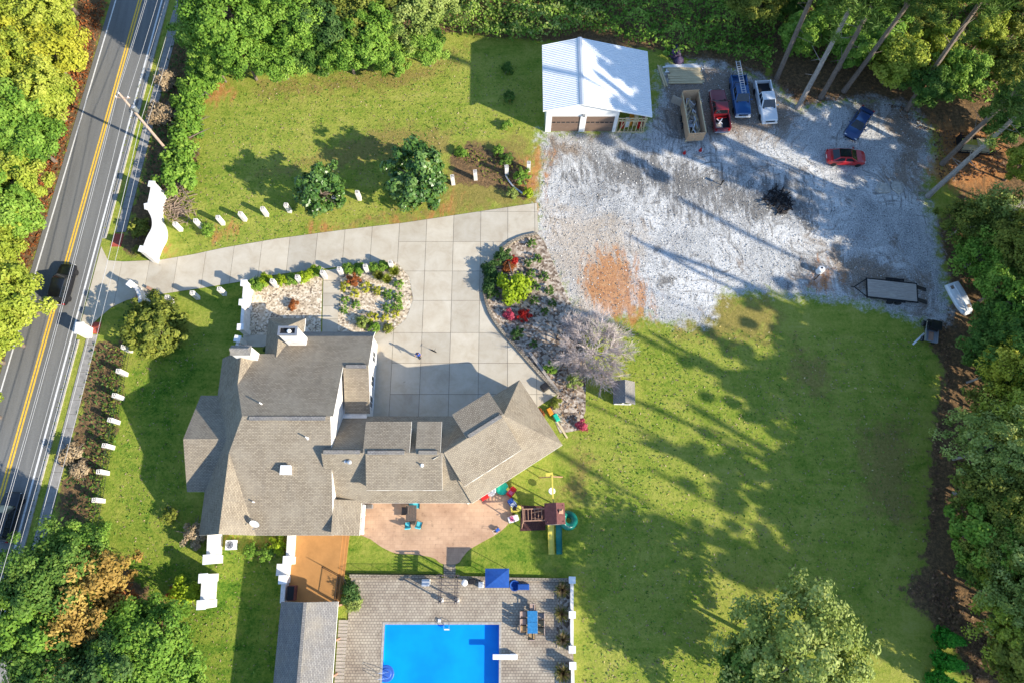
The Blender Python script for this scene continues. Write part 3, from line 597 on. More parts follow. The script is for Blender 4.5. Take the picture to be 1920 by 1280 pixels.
# angled garage wing: s along the ridge, t across
WO, WA = Vector((-6.4, 9.4, 0)), math.radians(32.5)
we, wt = Vector((math.cos(WA), math.sin(WA), 0)), Vector((-math.sin(WA), math.cos(WA), 0))
def W(s, t, z): q = WO + we * s + wt * t; return (q.x, q.y, z)
roof([W(6.65,0,RZ),W(-1,0,RZ),W(-1,2.9,3.0),W(10.35,2.9,3.0)], house)
roof([W(-.1,0,RZ),W(6.65,0,RZ),W(10.35,-4.92,3.0),W(-.1,-4.92,3.0)], house)
roof([W(6.65,0,RZ),W(10.35,2.9,3.0),W(10.35,-4.92,3.0)][::-1], house)
roof([W(6.7,.05,RZ+.04),W(2.6,.05,RZ+.04),W(2.6,2.72,6.55),W(6.7,2.72,6.55)], house, 'dormer_roof')
w = MB(); w.hexa([W(2.8,.3,6.3),W(6.5,.3,6.3),W(6.5,2.5,3.3),W(2.8,2.5,3.3)], [W(2.8,.3,6.7),W(6.5,.3,6.7),W(6.5,2.5,6.4),W(2.8,2.5,6.4)]); w.build('dormer_wall', MT['white'], house, world=True)
for s_ in (3.7, 5.6): q = W(s_, 2.52, 4.7); pane_window(house, q, 1.1, 1.2, (wt.x, wt.y))
roof([W(.1,-.02,RZ+.06),W(.1,-3.45,5.5),W(6.5,-3.45,5.5),W(6.5,-.02,RZ+.06)], house, 'dormer_roof')
w = MB(); w.hexa([W(.3,-3.2,4.2),W(6.3,-3.2,4.2),W(6.3,-.3,6.3),W(.3,-.3,6.3)], [W(.3,-3.2,5.4),W(6.3,-3.2,5.4),W(6.3,-.3,6.72),W(.3,-.3,6.72)]); w.build('dormer_wall', MT['white'], house, world=True)
for s_ in (1.6, 3.3, 5.0): q = W(s_, -3.22, 4.85); pane_window(house, q, 1.1, .9, (-wt.x, -wt.y))
# walls
w = MB()
w.prism([(-29.1,2.6),(-17.05,2.6),(-17.05,19.3),(-29.1,19.3)], 0, 3.02); w.prism([(-24.9,19.0),(-21.8,19.0),(-21.8,23.55),(-24.9,23.55)], 0, 3.01)
w.prism([(-21.9,12.5),(-14.45,12.5),(-14.45,22.1),(-21.9,22.1)], 0, 3.03); w.prism([(-17.2,5.6),(-4.6,5.6),(-4.6,13.35),(-17.2,13.35)], 0, 2.66)
w.prism([(-30.9,6.65),(-28.9,6.65),(-28.9,15.4),(-30.9,15.4)], 0, 3.04)
w.prism([W(-.5,2.5,0)[:2], W(-.5,-4.5,0)[:2], W(9.95,-4.5,0)[:2], W(9.95,2.5,0)[:2]], 0, 2.84)
extr(w, [(-29.1,3.0),(-26.4,5.95),(-24.4,3.0)], 'y', 2.6, 2.8); extr(w, [(-29.1,3.0),(-26.4,5.95),(-25.5,4.6),(-25.5,3.0)], 'y', 19.1, 19.3)
extr(w, [(6.65,3.0),(10.97,5.2),(15.4,3.0)], 'x', -30.9, -30.7); extr(w, [(22.1,3.0),(21.6,3.85),(18.2,5.18),(13.9,3.0)], 'x', -14.65, -14.45)
extr(w, [(18.2,5.2),(12.74,7.35),(8.1,5.4),(8.1,3),(18.2,3)], 'x', -17.0, -16.82); extr(w, [(9.45,6.75),(11.5,4.5),(11.5,3.4),(7.0,3.0),(7.0,4.4)], 'x', -17.55, -17.4)
extr(w, [(2.3,3.05),(8.0,5.35),(8.0,3.0),(2.3,3.0)], 'x', -17.0, -16.83)
w.build('wall', MT['white'], house, world=True)
for yy in (15.4, 17.6, 20.2): pane_window(house, (-14.44, yy, 1.6), 1.2, 1.6, (1, 0))
for xx in (-12.5, -9.0): pane_window(house, (xx, 5.59, 1.35), 1.8, 2.0, (0, -1))
MB().box((-6.2, 5.56, 1.05), (1.0, .08, 2.1)).build('door', MT['trim'], house, world=True)
for s_ in (3.0, 6.2): q = W(s_, 2.53, 1.15); MB().box(q, (2.7, .06, 2.2), WA).build('garage_door', MT['garage_door'], house, world=True)
for yy in (8.6, 13.4): pane_window(house, (-30.91, yy, 1.6), 1.1, 1.5, (-1, 0))
# porch columns and gutter pieces
for yy in (2.6, 4.2): MB().box((-14.75, yy, 1.35), (.3, .3, 2.7)).build('porch_column', MT['trim'], house, world=True)
MB().box((-14.52, 3.9, 1.3), (.12, 2.6, .9)).build('porch_rail', MT['trim'], house, world=True)
# ridge vents
for a, b in (((-24.4,12.55,7.46),(-17.3,12.55,7.46)), ((-16.3,18.1,5.42),(-14.3,18.1,5.42)), ((-13.3,9.45,RZ+.1),(-9.9,9.45,RZ+.1)), ((-8.6,9.45,RZ+.1),(-6.9,9.45,RZ+.1)), ((-17.4,9.5,RZ+.02),(-14.0,9.5,RZ+.02)), (W(2.8,.02,RZ+.1),W(6.4,.02,RZ+.1))):
    a, b = Vector(a), Vector(b); d = b - a
    rv = MB().box((a + b) / 2 + Vector((0, 0, .05)), (d.length, .36, .1), math.atan2(d.y, d.x)).build('ridge_vent', MT['shingle_grey'], house, world=True, uv=True)
    MB().box((a + b) / 2 + Vector((0, .21, .02)), (d.length + .06, .07, .07), math.atan2(d.y, d.x)).build('vent_slot', MT['dark'], rv).location = -Vector(house.location)
# chimneys
def chimney(px, zt, sx, sy, zb, kind):
    c = G(*px, zt)
    st = MB().box((c.x, c.y, (zt + zb) / 2), (sx, sy, zt - zb)).build('chimney', MT['white'], house, world=True)
    cap = MB(); cap.box((c.x, c.y, zt + .08), (sx + .14, sy + .14, .16))
    if kind == 'open':
        cap = MB()
        for s_ in (-1, 1): cap.box((c.x + s_ * (sx / 2 - .05), c.y, zt + .1), (.2, sy + .1, .2)); cap.box((c.x, c.y + s_ * (sy / 2 - .05), zt + .1), (sx - .3, .2, .2))
        MB().box((c.x, c.y, zt + .03), (sx - .3, sy - .3, .05)).build('flue_opening', MT['dark'], st).location = -Vector(house.location)
        MB().lathe([(.2, 0), (.2, .18), (.12, .26), (.01, .3)], 14, (c.x + .15, c.y - .05, zt + .05)).build('flue_cap', MT['trim'], st).location = -Vector(house.location)
    else:
        cap.hexa([(c.x - sx / 2, c.y - sy / 2, zt + .16), (c.x + sx / 2, c.y - sy / 2, zt + .16), (c.x + sx / 2, c.y + sy / 2, zt + .16), (c.x - sx / 2, c.y + sy / 2, zt + .16)], [(c.x - sx / 2, c.y - .05, zt + .6), (c.x + sx / 2, c.y - .05, zt + .6), (c.x + sx / 2, c.y + .05, zt + .6), (c.x - sx / 2, c.y + .05, zt + .6)])
    cap.build('chimney_cap', MT['grey_metal'] if kind == 'open' else MT['shingle_grey'], st, uv=True).location = -Vector(house.location)
chimney((540, 621), 7.6, 1.75, .85, 4.2, 'open')
chimney((452, 657), 7.2, 1.8, .8, 4.0, 'hood')
# vent pipes, attic vent, dishes
for (u, v, z, h) in ((491.5, 757.5, 6.9, .7), (577, 821, 6.7, .7), (791, 871, 6.6, .3), (478, 941, 4.2, .6)):
    c = G(u, v, z); p = MB().lathe([(.09, -.25), (.07, 0), (.06, h), (.045, h)], 10, c); p.lathe([(.2, -.12), (.1, .06)], 10, c); p.build('vent_pipe', MT['trim'], house, world=True)
c = G(537, 881, 5.8); av = MB().box(c + Vector((0, 0, -.05)), (.85, .75, .7)); av.box(c + Vector((0, 0, .34)), (.95, .85, .08)); av.build('attic_vent', MT['trim'], house, world=True)
c = G(656, 866, 6.3); av = MB().lathe([(.14, -.3), (.14, .1), (.2, .12), (.2, .25), (.05, .32)], 12, c); av.lathe([(.1, -.3), (.1, .05), (.14, .2)], 10, c + Vector((-.4, .05, -.1))); av.build('vent_pipe', MT['alu'], house, world=True)
dish = thing('satellite_dish', 'white oval satellite dish on the south roof slope', 'satellite dish', G(482, 978, 3.9))
d = MB(); rim = [(.42 * math.cos(a), .5 * math.sin(a)) for a in np.linspace(0, 2 * math.pi, 20, endpoint=False)]
Q = Matrix.Rotation(math.radians(55), 4, 'X') @ Matrix.Rotation(.3, 4, 'Z')
vs = [Q @ Vector((x, y, .12)) + Vector((0, -.1, .55)) for x, y in rim] + [Q @ Vector((x * .5, y * .5, .02)) + Vector((0, -.1, .55)) for x, y in rim] + [Q @ Vector((0, 0, 0)) + Vector((0, -.1, .55))]
fs = [(i, (i + 1) % 20, 20 + (i + 1) % 20, 20 + i) for i in range(20)] + [(20 + i, 20 + (i + 1) % 20, 40) for i in range(20)]
d.add(vs, fs).build('reflector', MT['white_pl'], dish, smooth=True)
MB().tube([(0, 0, -.2), (0, 0, .35), (0, -.08, .55)], .03).tube([(0, -.1, .5), (0, -.65, .75)], .018).box((0, -.66, .78), (.12, .1, .08)).build('mast', MT['grey_metal'], dish)

# ---- pool house
ph = thing('pool_house', 'pool house with a grey shingle roof beside the pool terrace', 'pool house', (-19.5, -8, 0))
def gx_(u, z): return G(u, 1127, z).x
yN, yS = G(570, 1127, 2.6).y, -21.0
xw, xr, xe = gx_(527, 2.6), gx_(572, 3.9), gx_(634, 2.6)
roof([(xr, yN, 3.9), (xw, yN, 2.6), (xw, yS, 2.6), (xr, yS, 3.9)], ph, mat='shingle_grey')
roof([(xr, yS, 3.9), (xe, yS, 2.6), (xe, yN, 2.6), (xr, yN, 3.9)], ph, mat='shingle_grey')
w = MB().prism([(xw + .3, yS), (xe - .9, yS), (xe - .9, yN - .35), (xw + .3, yN - .35)], 0, 2.5); extr(w, [(xw + .3, 2.5), (xr, 3.72), (xe - .3, 2.5)], 'y', yN - .55, yN - .35); w.build('wall', MT['white'], ph, world=True)
MB().box((xr + .05, (yN + yS) / 2, 3.95), (.3, yN - yS, .1)).build('ridge_cap', MT['shingle_grey'], ph, world=True, uv=True)
for i in range(6): MB().box((xe - .2, yN - .4 - i * 3, 1.25), (.16, .16, 2.5)).build('post', MT['pinkwood'], ph, world=True)
b = MB()
for i in range(40): b.box((xe + .05, yN - 1.9 - i * .3, .16), (.85, .26, .06))
b.build('boardwalk', MT['oldwood'], ph, world=True)
pane_window(ph, (xe - .89, -9.5, 1.5), 1.4, 1.1, (1, 0))

# ---- detached garage
gar = thing('garage', 'white metal garage with two brown doors and an open framed lean-to', 'garage', (9.5, 52.5, 0))
YF, YB, XL, XR_, XE = 48.63, 57.0, 3.95, 12.3, 16.0
ryf, ryb = 48.05, 57.15
gl = (3.5, 4.72); grd = (7.8, 5.92); ge = (16.0, 3.68)
L_ = roof([(grd[0], ryf, grd[1]), (grd[0], ryb, grd[1]), (gl[0], ryb, gl[1]), (gl[0], ryf, gl[1])], gar, 'roof_sheet', .1, 'metalroof')
R_ = roof([(grd[0], ryf, grd[1]), (ge[0], ryf, ge[1]), (ge[0], ryb, ge[1]), (grd[0], ryb, grd[1])], gar, 'roof_sheet', .1, 'metalroof')
for (a, b, sheet) in ((grd, gl, L_), (grd, ge, R_)):
    rb = MB(); k = 37
    for i in range(k):
        y = ryf + .08 + (ryb - ryf - .16) * i / (k - 1)
        rb.add([(a[0], y - .055, a[1] + .004), (a[0], y + .055, a[1] + .004), (a[0], y, a[1] + .075), (b[0], y - .055, b[1] + .004), (b[0], y + .055, b[1] + .004), (b[0], y, b[1] + .075)], [(0, 3, 5, 2), (1, 2, 5, 4), (0, 2, 1), (3, 4, 5)] if a[0] < b[0] else [(0, 2, 5, 3), (1, 4, 5, 2), (0, 1, 2), (3, 5, 4)])
    o = rb.build('roof_rib', MT['metalroof'], sheet); o.location = -Vector(gar.location); o['kind'] = 'stuff'
mb = MB(); mb.box((grd[0] - .12, (ryf + ryb) / 2, grd[1] + .05), (.26, ryb - ryf + .05, .03), ry=-.27); mb.box((grd[0] + .12, (ryf + ryb) / 2, grd[1] + .05), (.26, ryb - ryf + .05, .03), ry=.27); mb.build('ridge_cap', MT['alu'], gar, world=True)
zr = lambda x: grd[1] - .12 - (.279 * (grd[0] - x) if x < grd[0] else .273 * (x - grd[0]))
D1, D2, DZ = (4.62, 7.93), (8.62, 11.9), 3.0
w = MB()
for (a, b) in ((XL, D1[0]), (D1[1], D2[0]), (D2[1], XR_)): w.prism([(a, YF), (b, YF), (b, YF + .2), (a, YF + .2)], 0, DZ)
extr(w, [(XL, DZ), (XR_, DZ), (XR_, zr(XR_)), (grd[0], zr(grd[0])), (XL, zr(XL))], 'y', YF, YF + .2)
extr(w, [(XL, 0), (XE - .3, 0), (XE - .3, zr(XE - .3)), (grd[0], zr(grd[0])), (XL, zr(XL))], 'y', YB - .2, YB)
w.prism([(XL, YF + .21), (XL + .2, YF + .21), (XL + .2, YB - .21), (XL, YB - .21)], 0, zr(XL)); w.prism([(XR_ - .2, YF + .21), (XR_, YF + .21), (XR_, YB - .21), (XR_ - .2, YB - .21)], 0, zr(XR_) - .05)
w.build('wall', MT['trim'], gar, world=True)
for a, b in (D1, D2):
    dr = None; ph_ = DZ / 5
    dr = MB().box(((a + b) / 2, YF + .16, DZ / 2), (b - a, .04, DZ)).build('garage_door', MT['garage_door'], gar, world=True)
    for r in range(5):
        o = MB().box(((a + b) / 2, YF + .12, ph_ * (r + .5)), (b - a - .04, .05, ph_ - .035)).build('door_panel', MT['garage_door'], dr); o.location = -Vector(gar.location)
    for i in range(6):
        o = MB().box((a + (b - a) * (i + .5) / 6, YF + .09, ph_ * 2.95), ((b - a) / 6 - .14, .02, .2)).build('door_pane', MT['glass'], dr); o.location = -Vector(gar.location)
MB().box((8.25, YF - .12, 3.35), (.3, .24, .3)).build('wall_lamp', MT['grey_metal'], gar, world=True)
# open framed lean-to: studs, plates, braces
for i in range(8):
    x = XR_ + .1 + (XE - .5 - XR_) * i / 7; MB().box((x, YF + .05, 1.3), (.07, .1, 2.6)).build('stud', MT['lumber'], gar, world=True)
for z in (.06, 2.2, 2.65): MB().box(((XR_ + XE - .3) / 2, YF - .02, z), (XE - .3 - XR_, .1, .12)).build('plate', MT['lumber'], gar, world=True)
MB().tube([(XR_ + .3, YF - .1, .1), (XR_ + .9, YF - .1, 2.2)], .05, 4).tube([(XE - .6, YF - .1, .1), (XE - .9, YF - .1, 2.2)], .05, 4).build('brace', MT['lumber'], gar, world=True)
for i in range(7): MB().box((XE - .35, YF + .6 + i * 1.2, 1.75), (.12, .12, 3.5)).build('post', MT['lumber'], gar, world=True)
for i, (m, dx) in enumerate((('red', .5), ('white_pl', 1.1), ('orange', 1.5), ('red', 2.6), ('p_red', 3.0), ('lumber', 2.0))):
    hh = RN.uniform(.7, 1.8)
    T(MB().box((XR_ + .3 + dx, YF + .7 + .2 * (i % 3), hh / 2), (.45, .5, hh)).box((XR_ + .3 + dx, YF + .7 + .2 * (i % 3), hh + .02), (.5, .55, .05)).build('storage_bin', MT[m], bevel=.03), ['first red bin inside the garage lean-to, by the white wall', 'white bin inside the garage lean-to', 'orange bin inside the garage lean-to', 'second red bin inside the garage lean-to, near its outer end', 'dark red bin at the outer end of the garage lean-to', 'tan timber crate inside the garage lean-to'][i], 'bin', 'bins stored in the lean-to')

# ---- grey roofed playhouse shed on the lawn
sh = thing('playhouse', 'small playhouse with dark grey roof beside the bare tree', 'playhouse', G(1166, 742), -.03)
sw, sd, sh_ = 1.75, 1.9, 1.55
w = MB(); w.box((0, 0, sh_ / 2), (sw, sd, sh_)); extr(w, [(-sw / 2, sh_), (0, sh_ + .6), (sw / 2, sh_)], 'y', -sd / 2, sd / 2); w.build('wall', MT['white'], sh)
for s_ in (-1, 1):
    p = [(0, -sd / 2 - .25, sh_ + .72), (0, sd / 2 + .25, sh_ + .72), (s_ * (sw / 2 + .25), sd / 2 + .25, sh_ - .06), (s_ * (sw / 2 + .25), -sd / 2 - .25, sh_ - .06)]
    if s_ > 0: p = p[::-1]
    mbx = MB(); mbx.add(p, [(0, 1, 2, 3)]); mbx.add([(q[0], q[1], q[2] - .06) for q in p], [(3, 2, 1, 0)])
    for i in range(4): j = (i + 1) % 4; mbx.add([(p[i][0], p[i][1], p[i][2] - .06), (p[j][0], p[j][1], p[j][2] - .06), p[j], p[i]], [(0, 1, 2, 3)])
    o = mbx.build('roof_slope', MT['shingle_grey'], sh, uv=True)
for xx in (-.4, .4): MB().box((xx, -sd / 2 - .02, .95), (.5, .05, .6)).build('window', MT['glass'], sh)
MB().box((0, -sd / 2 - .05, .55), (sw, .06, .08)).build('window_ledge', MT['trim'], sh)
# ================================================================ street furniture, walls, vehicles, yard clutter
# ---- utility poles and wires
pole_base = G(318, 288)
def utility_pole(p, label):
    t = thing('utility_pole', label, 'utility pole', p, math.radians(-3), 'utility poles along the road')
    MB().tube([(0, 0, -.2), (0, 0, 5), (0, 0, 10.9)], [.17, .15, .11], 10).build('shaft', MT['pole'], t)
    MB().box((0, 0, 10.2), (1.5, .1, .12)).build('crossarm', MT['pole'], t)
    for x in (-.65, .65, 0): MB().lathe([(.05, 0), (.07, .06), (.05, .1), (.06, .16), (.02, .2)], 8, (x, 0, 10.26 if x else 10.9)).build('insulator', MT['white_pl'], t)
    MB().lathe([(.2, 8.1), (.24, 8.15), (.24, 8.9), (.12, 9.0)], 12, (.42, -.1, 0)).build('transformer', MT['grey_metal'], t)
    MB().tube([(0, 0, 6.2), (.25, 0, 6.2)], .04).build('bracket', MT['grey_metal'], t)
    return t
d_ = Vector((0.0585, 1, 0)).normalized()
P0 = pole_base; P1 = P0 + d_ * 46; P2_ = P0 - d_ * 62
utility_pole(P0, 'tall wooden utility pole beside the sidewalk, leaning across the road in view')
utility_pole(P1, 'wooden utility pole up the road beyond the top of the picture'); utility_pole(P2_, 'wooden utility pole down the road beyond the bottom of the picture')
def wire(name, label, off, z, r, sag):
    m = MB()
    for a, b in ((P2_, P0), (P0, P1)):
        pts = []
        for i in range(15):
            t = i / 14; q = a + (b - a) * t + Vector((off, 0, z - sag * 4 * t * (1 - t))); pts.append(q)
        m.tube(pts, r, 5)
    return T(m.build(name, MT['wire']), label, 'wire', 'wires strung between the utility poles')
wire('power_line', 'power line strung from the west end of the pole crossarm', -.65, 10.44, .017, .6)
wire('power_line', 'power line strung from the very top of the utility pole', 0, 11.08, .017, .6)
wire('power_line', 'power line strung from the east end of the pole crossarm', .65, 10.44, .017, .7)
wire('power_line', 'low neutral line strung on the pole below the crossarm', .15, 8.6, .017, .8)
wire('telephone_cable', 'thick telephone cable strung over the verge beside the sidewalk', -.2, 6.2, .026, .7)
wire('telephone_cable', 'thin telephone cable strung lowest over the planted verge', .25, 5.7, .018, .7)

# ---- hollow white garden pillars
pm = MB(); a_, hp = .42, 1.65
pm.prism([(-a_ / 2, -a_ / 2), (a_ / 2, -a_ / 2), (a_ / 2, a_ / 2), (-a_ / 2, a_ / 2)], 0, hp - .18)
cap = MB()
for s_ in (-1, 1): cap.box((s_ * (a_ / 2 - .025), 0, hp - .09), (.05, a_, .18)); cap.box((0, s_ * (a_ / 2 - .025), hp - .09), (a_ - .1, .05, .18))
cap.box((0, 0, hp - .09), (.04, a_ - .1, .18)).box((.09, 0, hp - .09), (.14, .04, .18)).box((-.09, 0, hp - .09), (.14, .04, .18))
proto = None
PIL = [('along the north side of the drive', [(340,432),(378,426),(419,420),(460,413),(501,404),(544,397),(588,390),(632,382),(675,374),(850,345),(892,336),(950,327),(991,320)]),
       ('along the south side of the drive', [(326,567),(372,559),(422,552),(519,537),(565,530),(611,521),(642,515),(690,510),(736,503)]),
       ('along the planted roadside bank', [(246,658),(237,702),(230,747),(222,792),(212,839),(202,887),(194,939),(184,991)])]
ORD = ['first', 'second', 'third', 'fourth', 'fifth', 'sixth', 'seventh', 'eighth', 'ninth', 'tenth', 'eleventh', 'twelfth']
for nm, ps in PIL:
    for i, p in enumerate(ps):
        lab = '%s white hollow pillar %s, counted from the %s' % (ORD[i] if i < len(ps) - 1 else 'last', nm, 'north end' if 'bank' in nm else 'road')
        if proto is None:
            proto = thing('garden_pillar', lab, 'pillar', G(*p), 0, 'hollow white garden pillars')
            pm.build('shaft', MT['white'], proto); cap.build('cap_ring', MT['white'], proto); MB().box((0, 0, hp - .12), (a_ - .11, a_ - .11, .02)).build('hole_shade', MT['dark'], proto)  # dark plate inside the cap stands in for the shade in the holes
        else: copy_tree(proto, G(*p), RN.uniform(-.12, .12), lab)

# ---- white walls with end piers
def wall(name, label, px, h, th, piers=(), cat='wall', pier=.55, hend=None, mat='white'):
    pts = [G(*p) for p in px]; t = thing(name, label, cat, pts[0])
    m = MB(); n_ = len(pts)
    L, R = [], []
    for i, p in enumerate(pts):
        d = (pts[min(i + 1, n_ - 1)] - pts[max(i - 1, 0)]).normalized(); nn = Vector((-d.y, d.x, 0)) * th / 2
        L.append(p + nn); R.append(p - nn)
    for i in range(n_ - 1):
        h0, h1 = (h, h) if hend is None else (h + (hend - h) * i / (n_ - 1), h + (hend - h) * (i + 1) / (n_ - 1))
        z = lambda q, hh: (q.x, q.y, hh)
        m.hexa([z(R[i], 0), z(R[i + 1], 0), z(L[i + 1], 0), z(L[i], 0)], [z(R[i], h0), z(R[i + 1], h1), z(L[i + 1], h1), z(L[i], h0)])
    m.build('panel', MT[mat], t, world=True)
    for i in piers:
        p = pts[i]; d = (pts[min(i + 1, n_ - 1)] - pts[max(i - 1, 0)]); rz = math.atan2(d.y, d.x)
        hh = (h if hend is None else h + (hend - h) * i / (n_ - 1)) + .22
        q = MB().box((p.x, p.y, hh / 2), (pier, pier, hh), rz).build('pier', MT['white'], t, world=True)
        MB().box((p.x, p.y, hh + .05), (pier + .14, pier + .14, .1), rz).build('coping', MT['trim'], q).location = -pts[0]
    return t
def curve(px, n=5): return smoothpoly(px, n, False)
cv = curve([(310,372),(306,392),(303,412),(311,432),(311,450),(302,468),(294,490)])
wall('gate_wall', 'tall curved white entrance wall on the north side of the drive', cv, 2.9, .35, (0, 10, len(cv) - 1))
cv = curve([(262,545),(272,553),(279,566),(282,580)])
wall('gate_wall', 'curved white entrance wall on the south side half hidden by a bush', cv, 1.7, .35, (0,), hend=2.2)
wall('courtyard_wall', 'white courtyard wall with two piers west of the pebble bed', curve([(471,545),(468,580),(465,625)]), 1.9, .3, (0, 5, 10))
wall('courtyard_wall', 'short white wall stub by the hooded chimney', [(459,646),(456,657)], 1.8, .3, (0,))
wall('wing_wall', 'white wing wall running south from the house corner', [(413,1000),(411,1048)], 2.4, .5, (1,), pier=.75)
wall('wing_wall', 'detached white wall block on the south lawn beside the shrub', [(403,1082),(400,1130)], 2.4, .5, (0, 1), pier=.7)
wall('deck_wall', 'white wall along the west edge of the tan deck', [(553,1003),(550,1050)], 1.6, .5, (1,), pier=.7)
wall('deck_wall', 'grey white wall beside the deck grill', [(541,1085),(538,1128)], 1.5, .4, (0,), pier=.65)
wall('deck_wall', 'low grey block wall between the two deck walls', [(537,1056),(535,1078)], 1.0, 1.2)
pw = wall('pool_wall', 'low white wall with four piers along the east edge of the pool terrace', [(1071,1086),(1071,1150),(1071,1214)], .9, .3, (0, 1, 2), pier=.5)
wall('pool_wall', 'low white wall south of the gap in the pool terrace edge', [(1072,1244),(1073,1300)], .9, .3, (0,), pier=.5)
# retaining edge around the island bed
ed = thing('bed_edging', 'low curved stone edging around the island flower bed', 'edging', G(908, 540))
cv = [G(*p) for p in curve([(1008,440),(975,448),(946,466),(922,500),(909,540),(916,580),(936,615),(971,655),(1011,700),(1046,737)], 7)]
for i in range(len(cv) - 1):
    c = (cv[i] + cv[i + 1]) / 2; d = cv[i + 1] - cv[i]
    MB().box((c.x, c.y, .16), (d.length - .02, .32, .32 + RN.uniform(-.03, .03)), math.atan2(d.y, d.x)).build('stone', MT['stonewall'], ed, world=True)
wall('timber_sleeper', 'long grey sleeper laid along the driveway edge by the bare tree', [(992,660),(1045,733)], .3, .3, cat='sleeper', mat='oldwood')
# terrace north edge wall and garden mailbox pier
wall('terrace_wall', 'low dark stone wall along the north edge of the pool terrace', [(657,1079),(826,1081)], .4, .3, mat='stonewall')
wall('terrace_wall', 'low stone wall along the terrace edge behind the blue canopy', [(860,1082),(1066,1087)], .35, .3, mat='stonewall')
mbx = thing('mailbox_pier', 'big white mailbox pier at the roadside south of the drive', 'mailbox', G(168, 625), math.radians(3))
MB().box((0, 0, .9), (.7, 1.1, 1.8)).build('pier', MT['white'], mbx); MB().box((0, 0, 1.85), (.85, 1.25, .12)).build('coping', MT['trim'], mbx)
MB().box((-.37, 0, 1.2), (.06, .3, .3)).build('mailbox_door', MT['black_metal'], mbx)

# ---- cars and pickups (+x is forward)
def hull(st, n_=None):
    """loft: stations (x, halfwidth, z_low, z_top, crown)"""
    m = MB(); ring = []
    for (x, w, z0, z1, cr) in st:
        h = [(w * .9, z0), (w, z0 + .14), (w * 1.0, z0 + (z1 - z0) * .62), (w * .965, z1 - .06), (w * .88, z1), (w * .45, z1 + cr * .8), (0, z1 + cr)]
        ring.append([(x, -a, b) for a, b in h] + [(x, a, b) for a, b in h[-2::-1]])
    k = len(ring[0])
    m.v = [p for r in ring for p in r]
    for i in range(len(ring) - 1):
        for j in range(k):
            m.f.append((i * k + j, i * k + (j + 1) % k, (i + 1) * k + (j + 1) % k, (i + 1) * k + j)); m.m.append(0)
    m.f += [tuple(range(k - 1, -1, -1)), tuple(range((len(ring) - 1) * k, len(ring) * k))]; m.m += [0, 0]
    return m
def wheel(t, x, y, r=.34, w=.23):
    s_ = 1 if y > 0 else -1
    ty = MB().lathe([(r * .62, -w / 2), (r * .94, -w / 2), (r, -w / 2 + .04), (r, w / 2 - .04), (r * .94, w / 2), (r * .62, w / 2)], 22, (x, y - s_ * w / 2, r), 'Y').build('wheel', MT['dark'], t, smooth=False)
    MB().lathe([(r * .6, -.02), (r * .6, w / 2 + .005), (r * .2, w / 2 - .02)], 14, (x, y - s_ * w / 2, r), 'Y').build('rim', MT['alu'], ty)
def glassquad(t, name, q, nrm, shrink=.86, mat='glass'):
    c = sum((Vector(p) for p in q), Vector()) / 4; n_ = Vector(nrm).normalized() * .014
    a = [c + (Vector(p) - c) * shrink + n_ for p in q]; b = [p - n_ * 1.2 for p in a]
    return MB().hexa(b, a).build(name, MT[mat], t)
def greenhouse(t, paintm, xb0, xb1, wb, zb, xt0, xt1, wt_, zt, rear_glass=True, side=2, roofglass=False):
    """painted cabin shell with panes set on it: front base xb0 / rear base xb1, roof xt0..xt1"""
    B = [(xb1, -wb, zb), (xb0, -wb, zb), (xb0, wb, zb), (xb1, wb, zb)]; Tt = [(xt1, -wt_, zt), (xt0, -wt_, zt), (xt0, wt_, zt), (xt1, wt_, zt)]
    MB().hexa(B, Tt).build('cabin', MT[paintm], t, bevel=.06)
    glassquad(t, 'windshield', [B[1], B[2], Tt[2], Tt[1]], (zt - zb, 0, xb0 - xt0), .88)
    if rear_glass: glassquad(t, 'rear_window', [B[3], B[0], Tt[0], Tt[3]], (-(zt - zb), 0, xt1 - xb1 + .01), .84)
    for s_ in (-1, 1):
        for k in range(side):
            f0, f1 = k / side, (k + 1) / side
            lo = lambda f: Vector((xb1 + .12 + (xb0 - xb1 - .3) * f, s_ * wb, zb + .04)); hi = lambda f: Vector((xt1 + .05 + (xt0 - xt1 - .1) * f, s_ * wt_, zt - .05))
            glassquad(t, 'side_window', [lo(f0), lo(f1), hi(f1), hi(f0)], (0, s_ * 1, .35), .84)
    if roofglass: glassquad(t, 'glass_roof', [(xt1 - .1, -wt_ * .9, zt + .035), (xt0, -wt_ * .9, zt + .035), (xt0, wt_ * .9, zt + .035), (xt1 - .1, wt_ * .9, zt + .035)], (0, 0, 1), .96)
def lamps(t, xf, xr, w, zf, zr_):
    for s_ in (-1, 1):
        MB().box((xf - .05, s_ * (w - .25), zf), (.16, .34, .13), s_ * -.25).build('headlight', MT['lamp'], t, bevel=.02)
        MB().box((xr + .03, s_ * (w - .16), zr_), (.12, .22, .2)).build('taillight', MT['tail'], t, bevel=.02)
def mirrors(t, x, w, z, m):
    for s_ in (-1, 1): MB().box((x, s_ * (w + .1), z), (.12, .22, .14)).build('mirror', MT[m], t, bevel=.03)
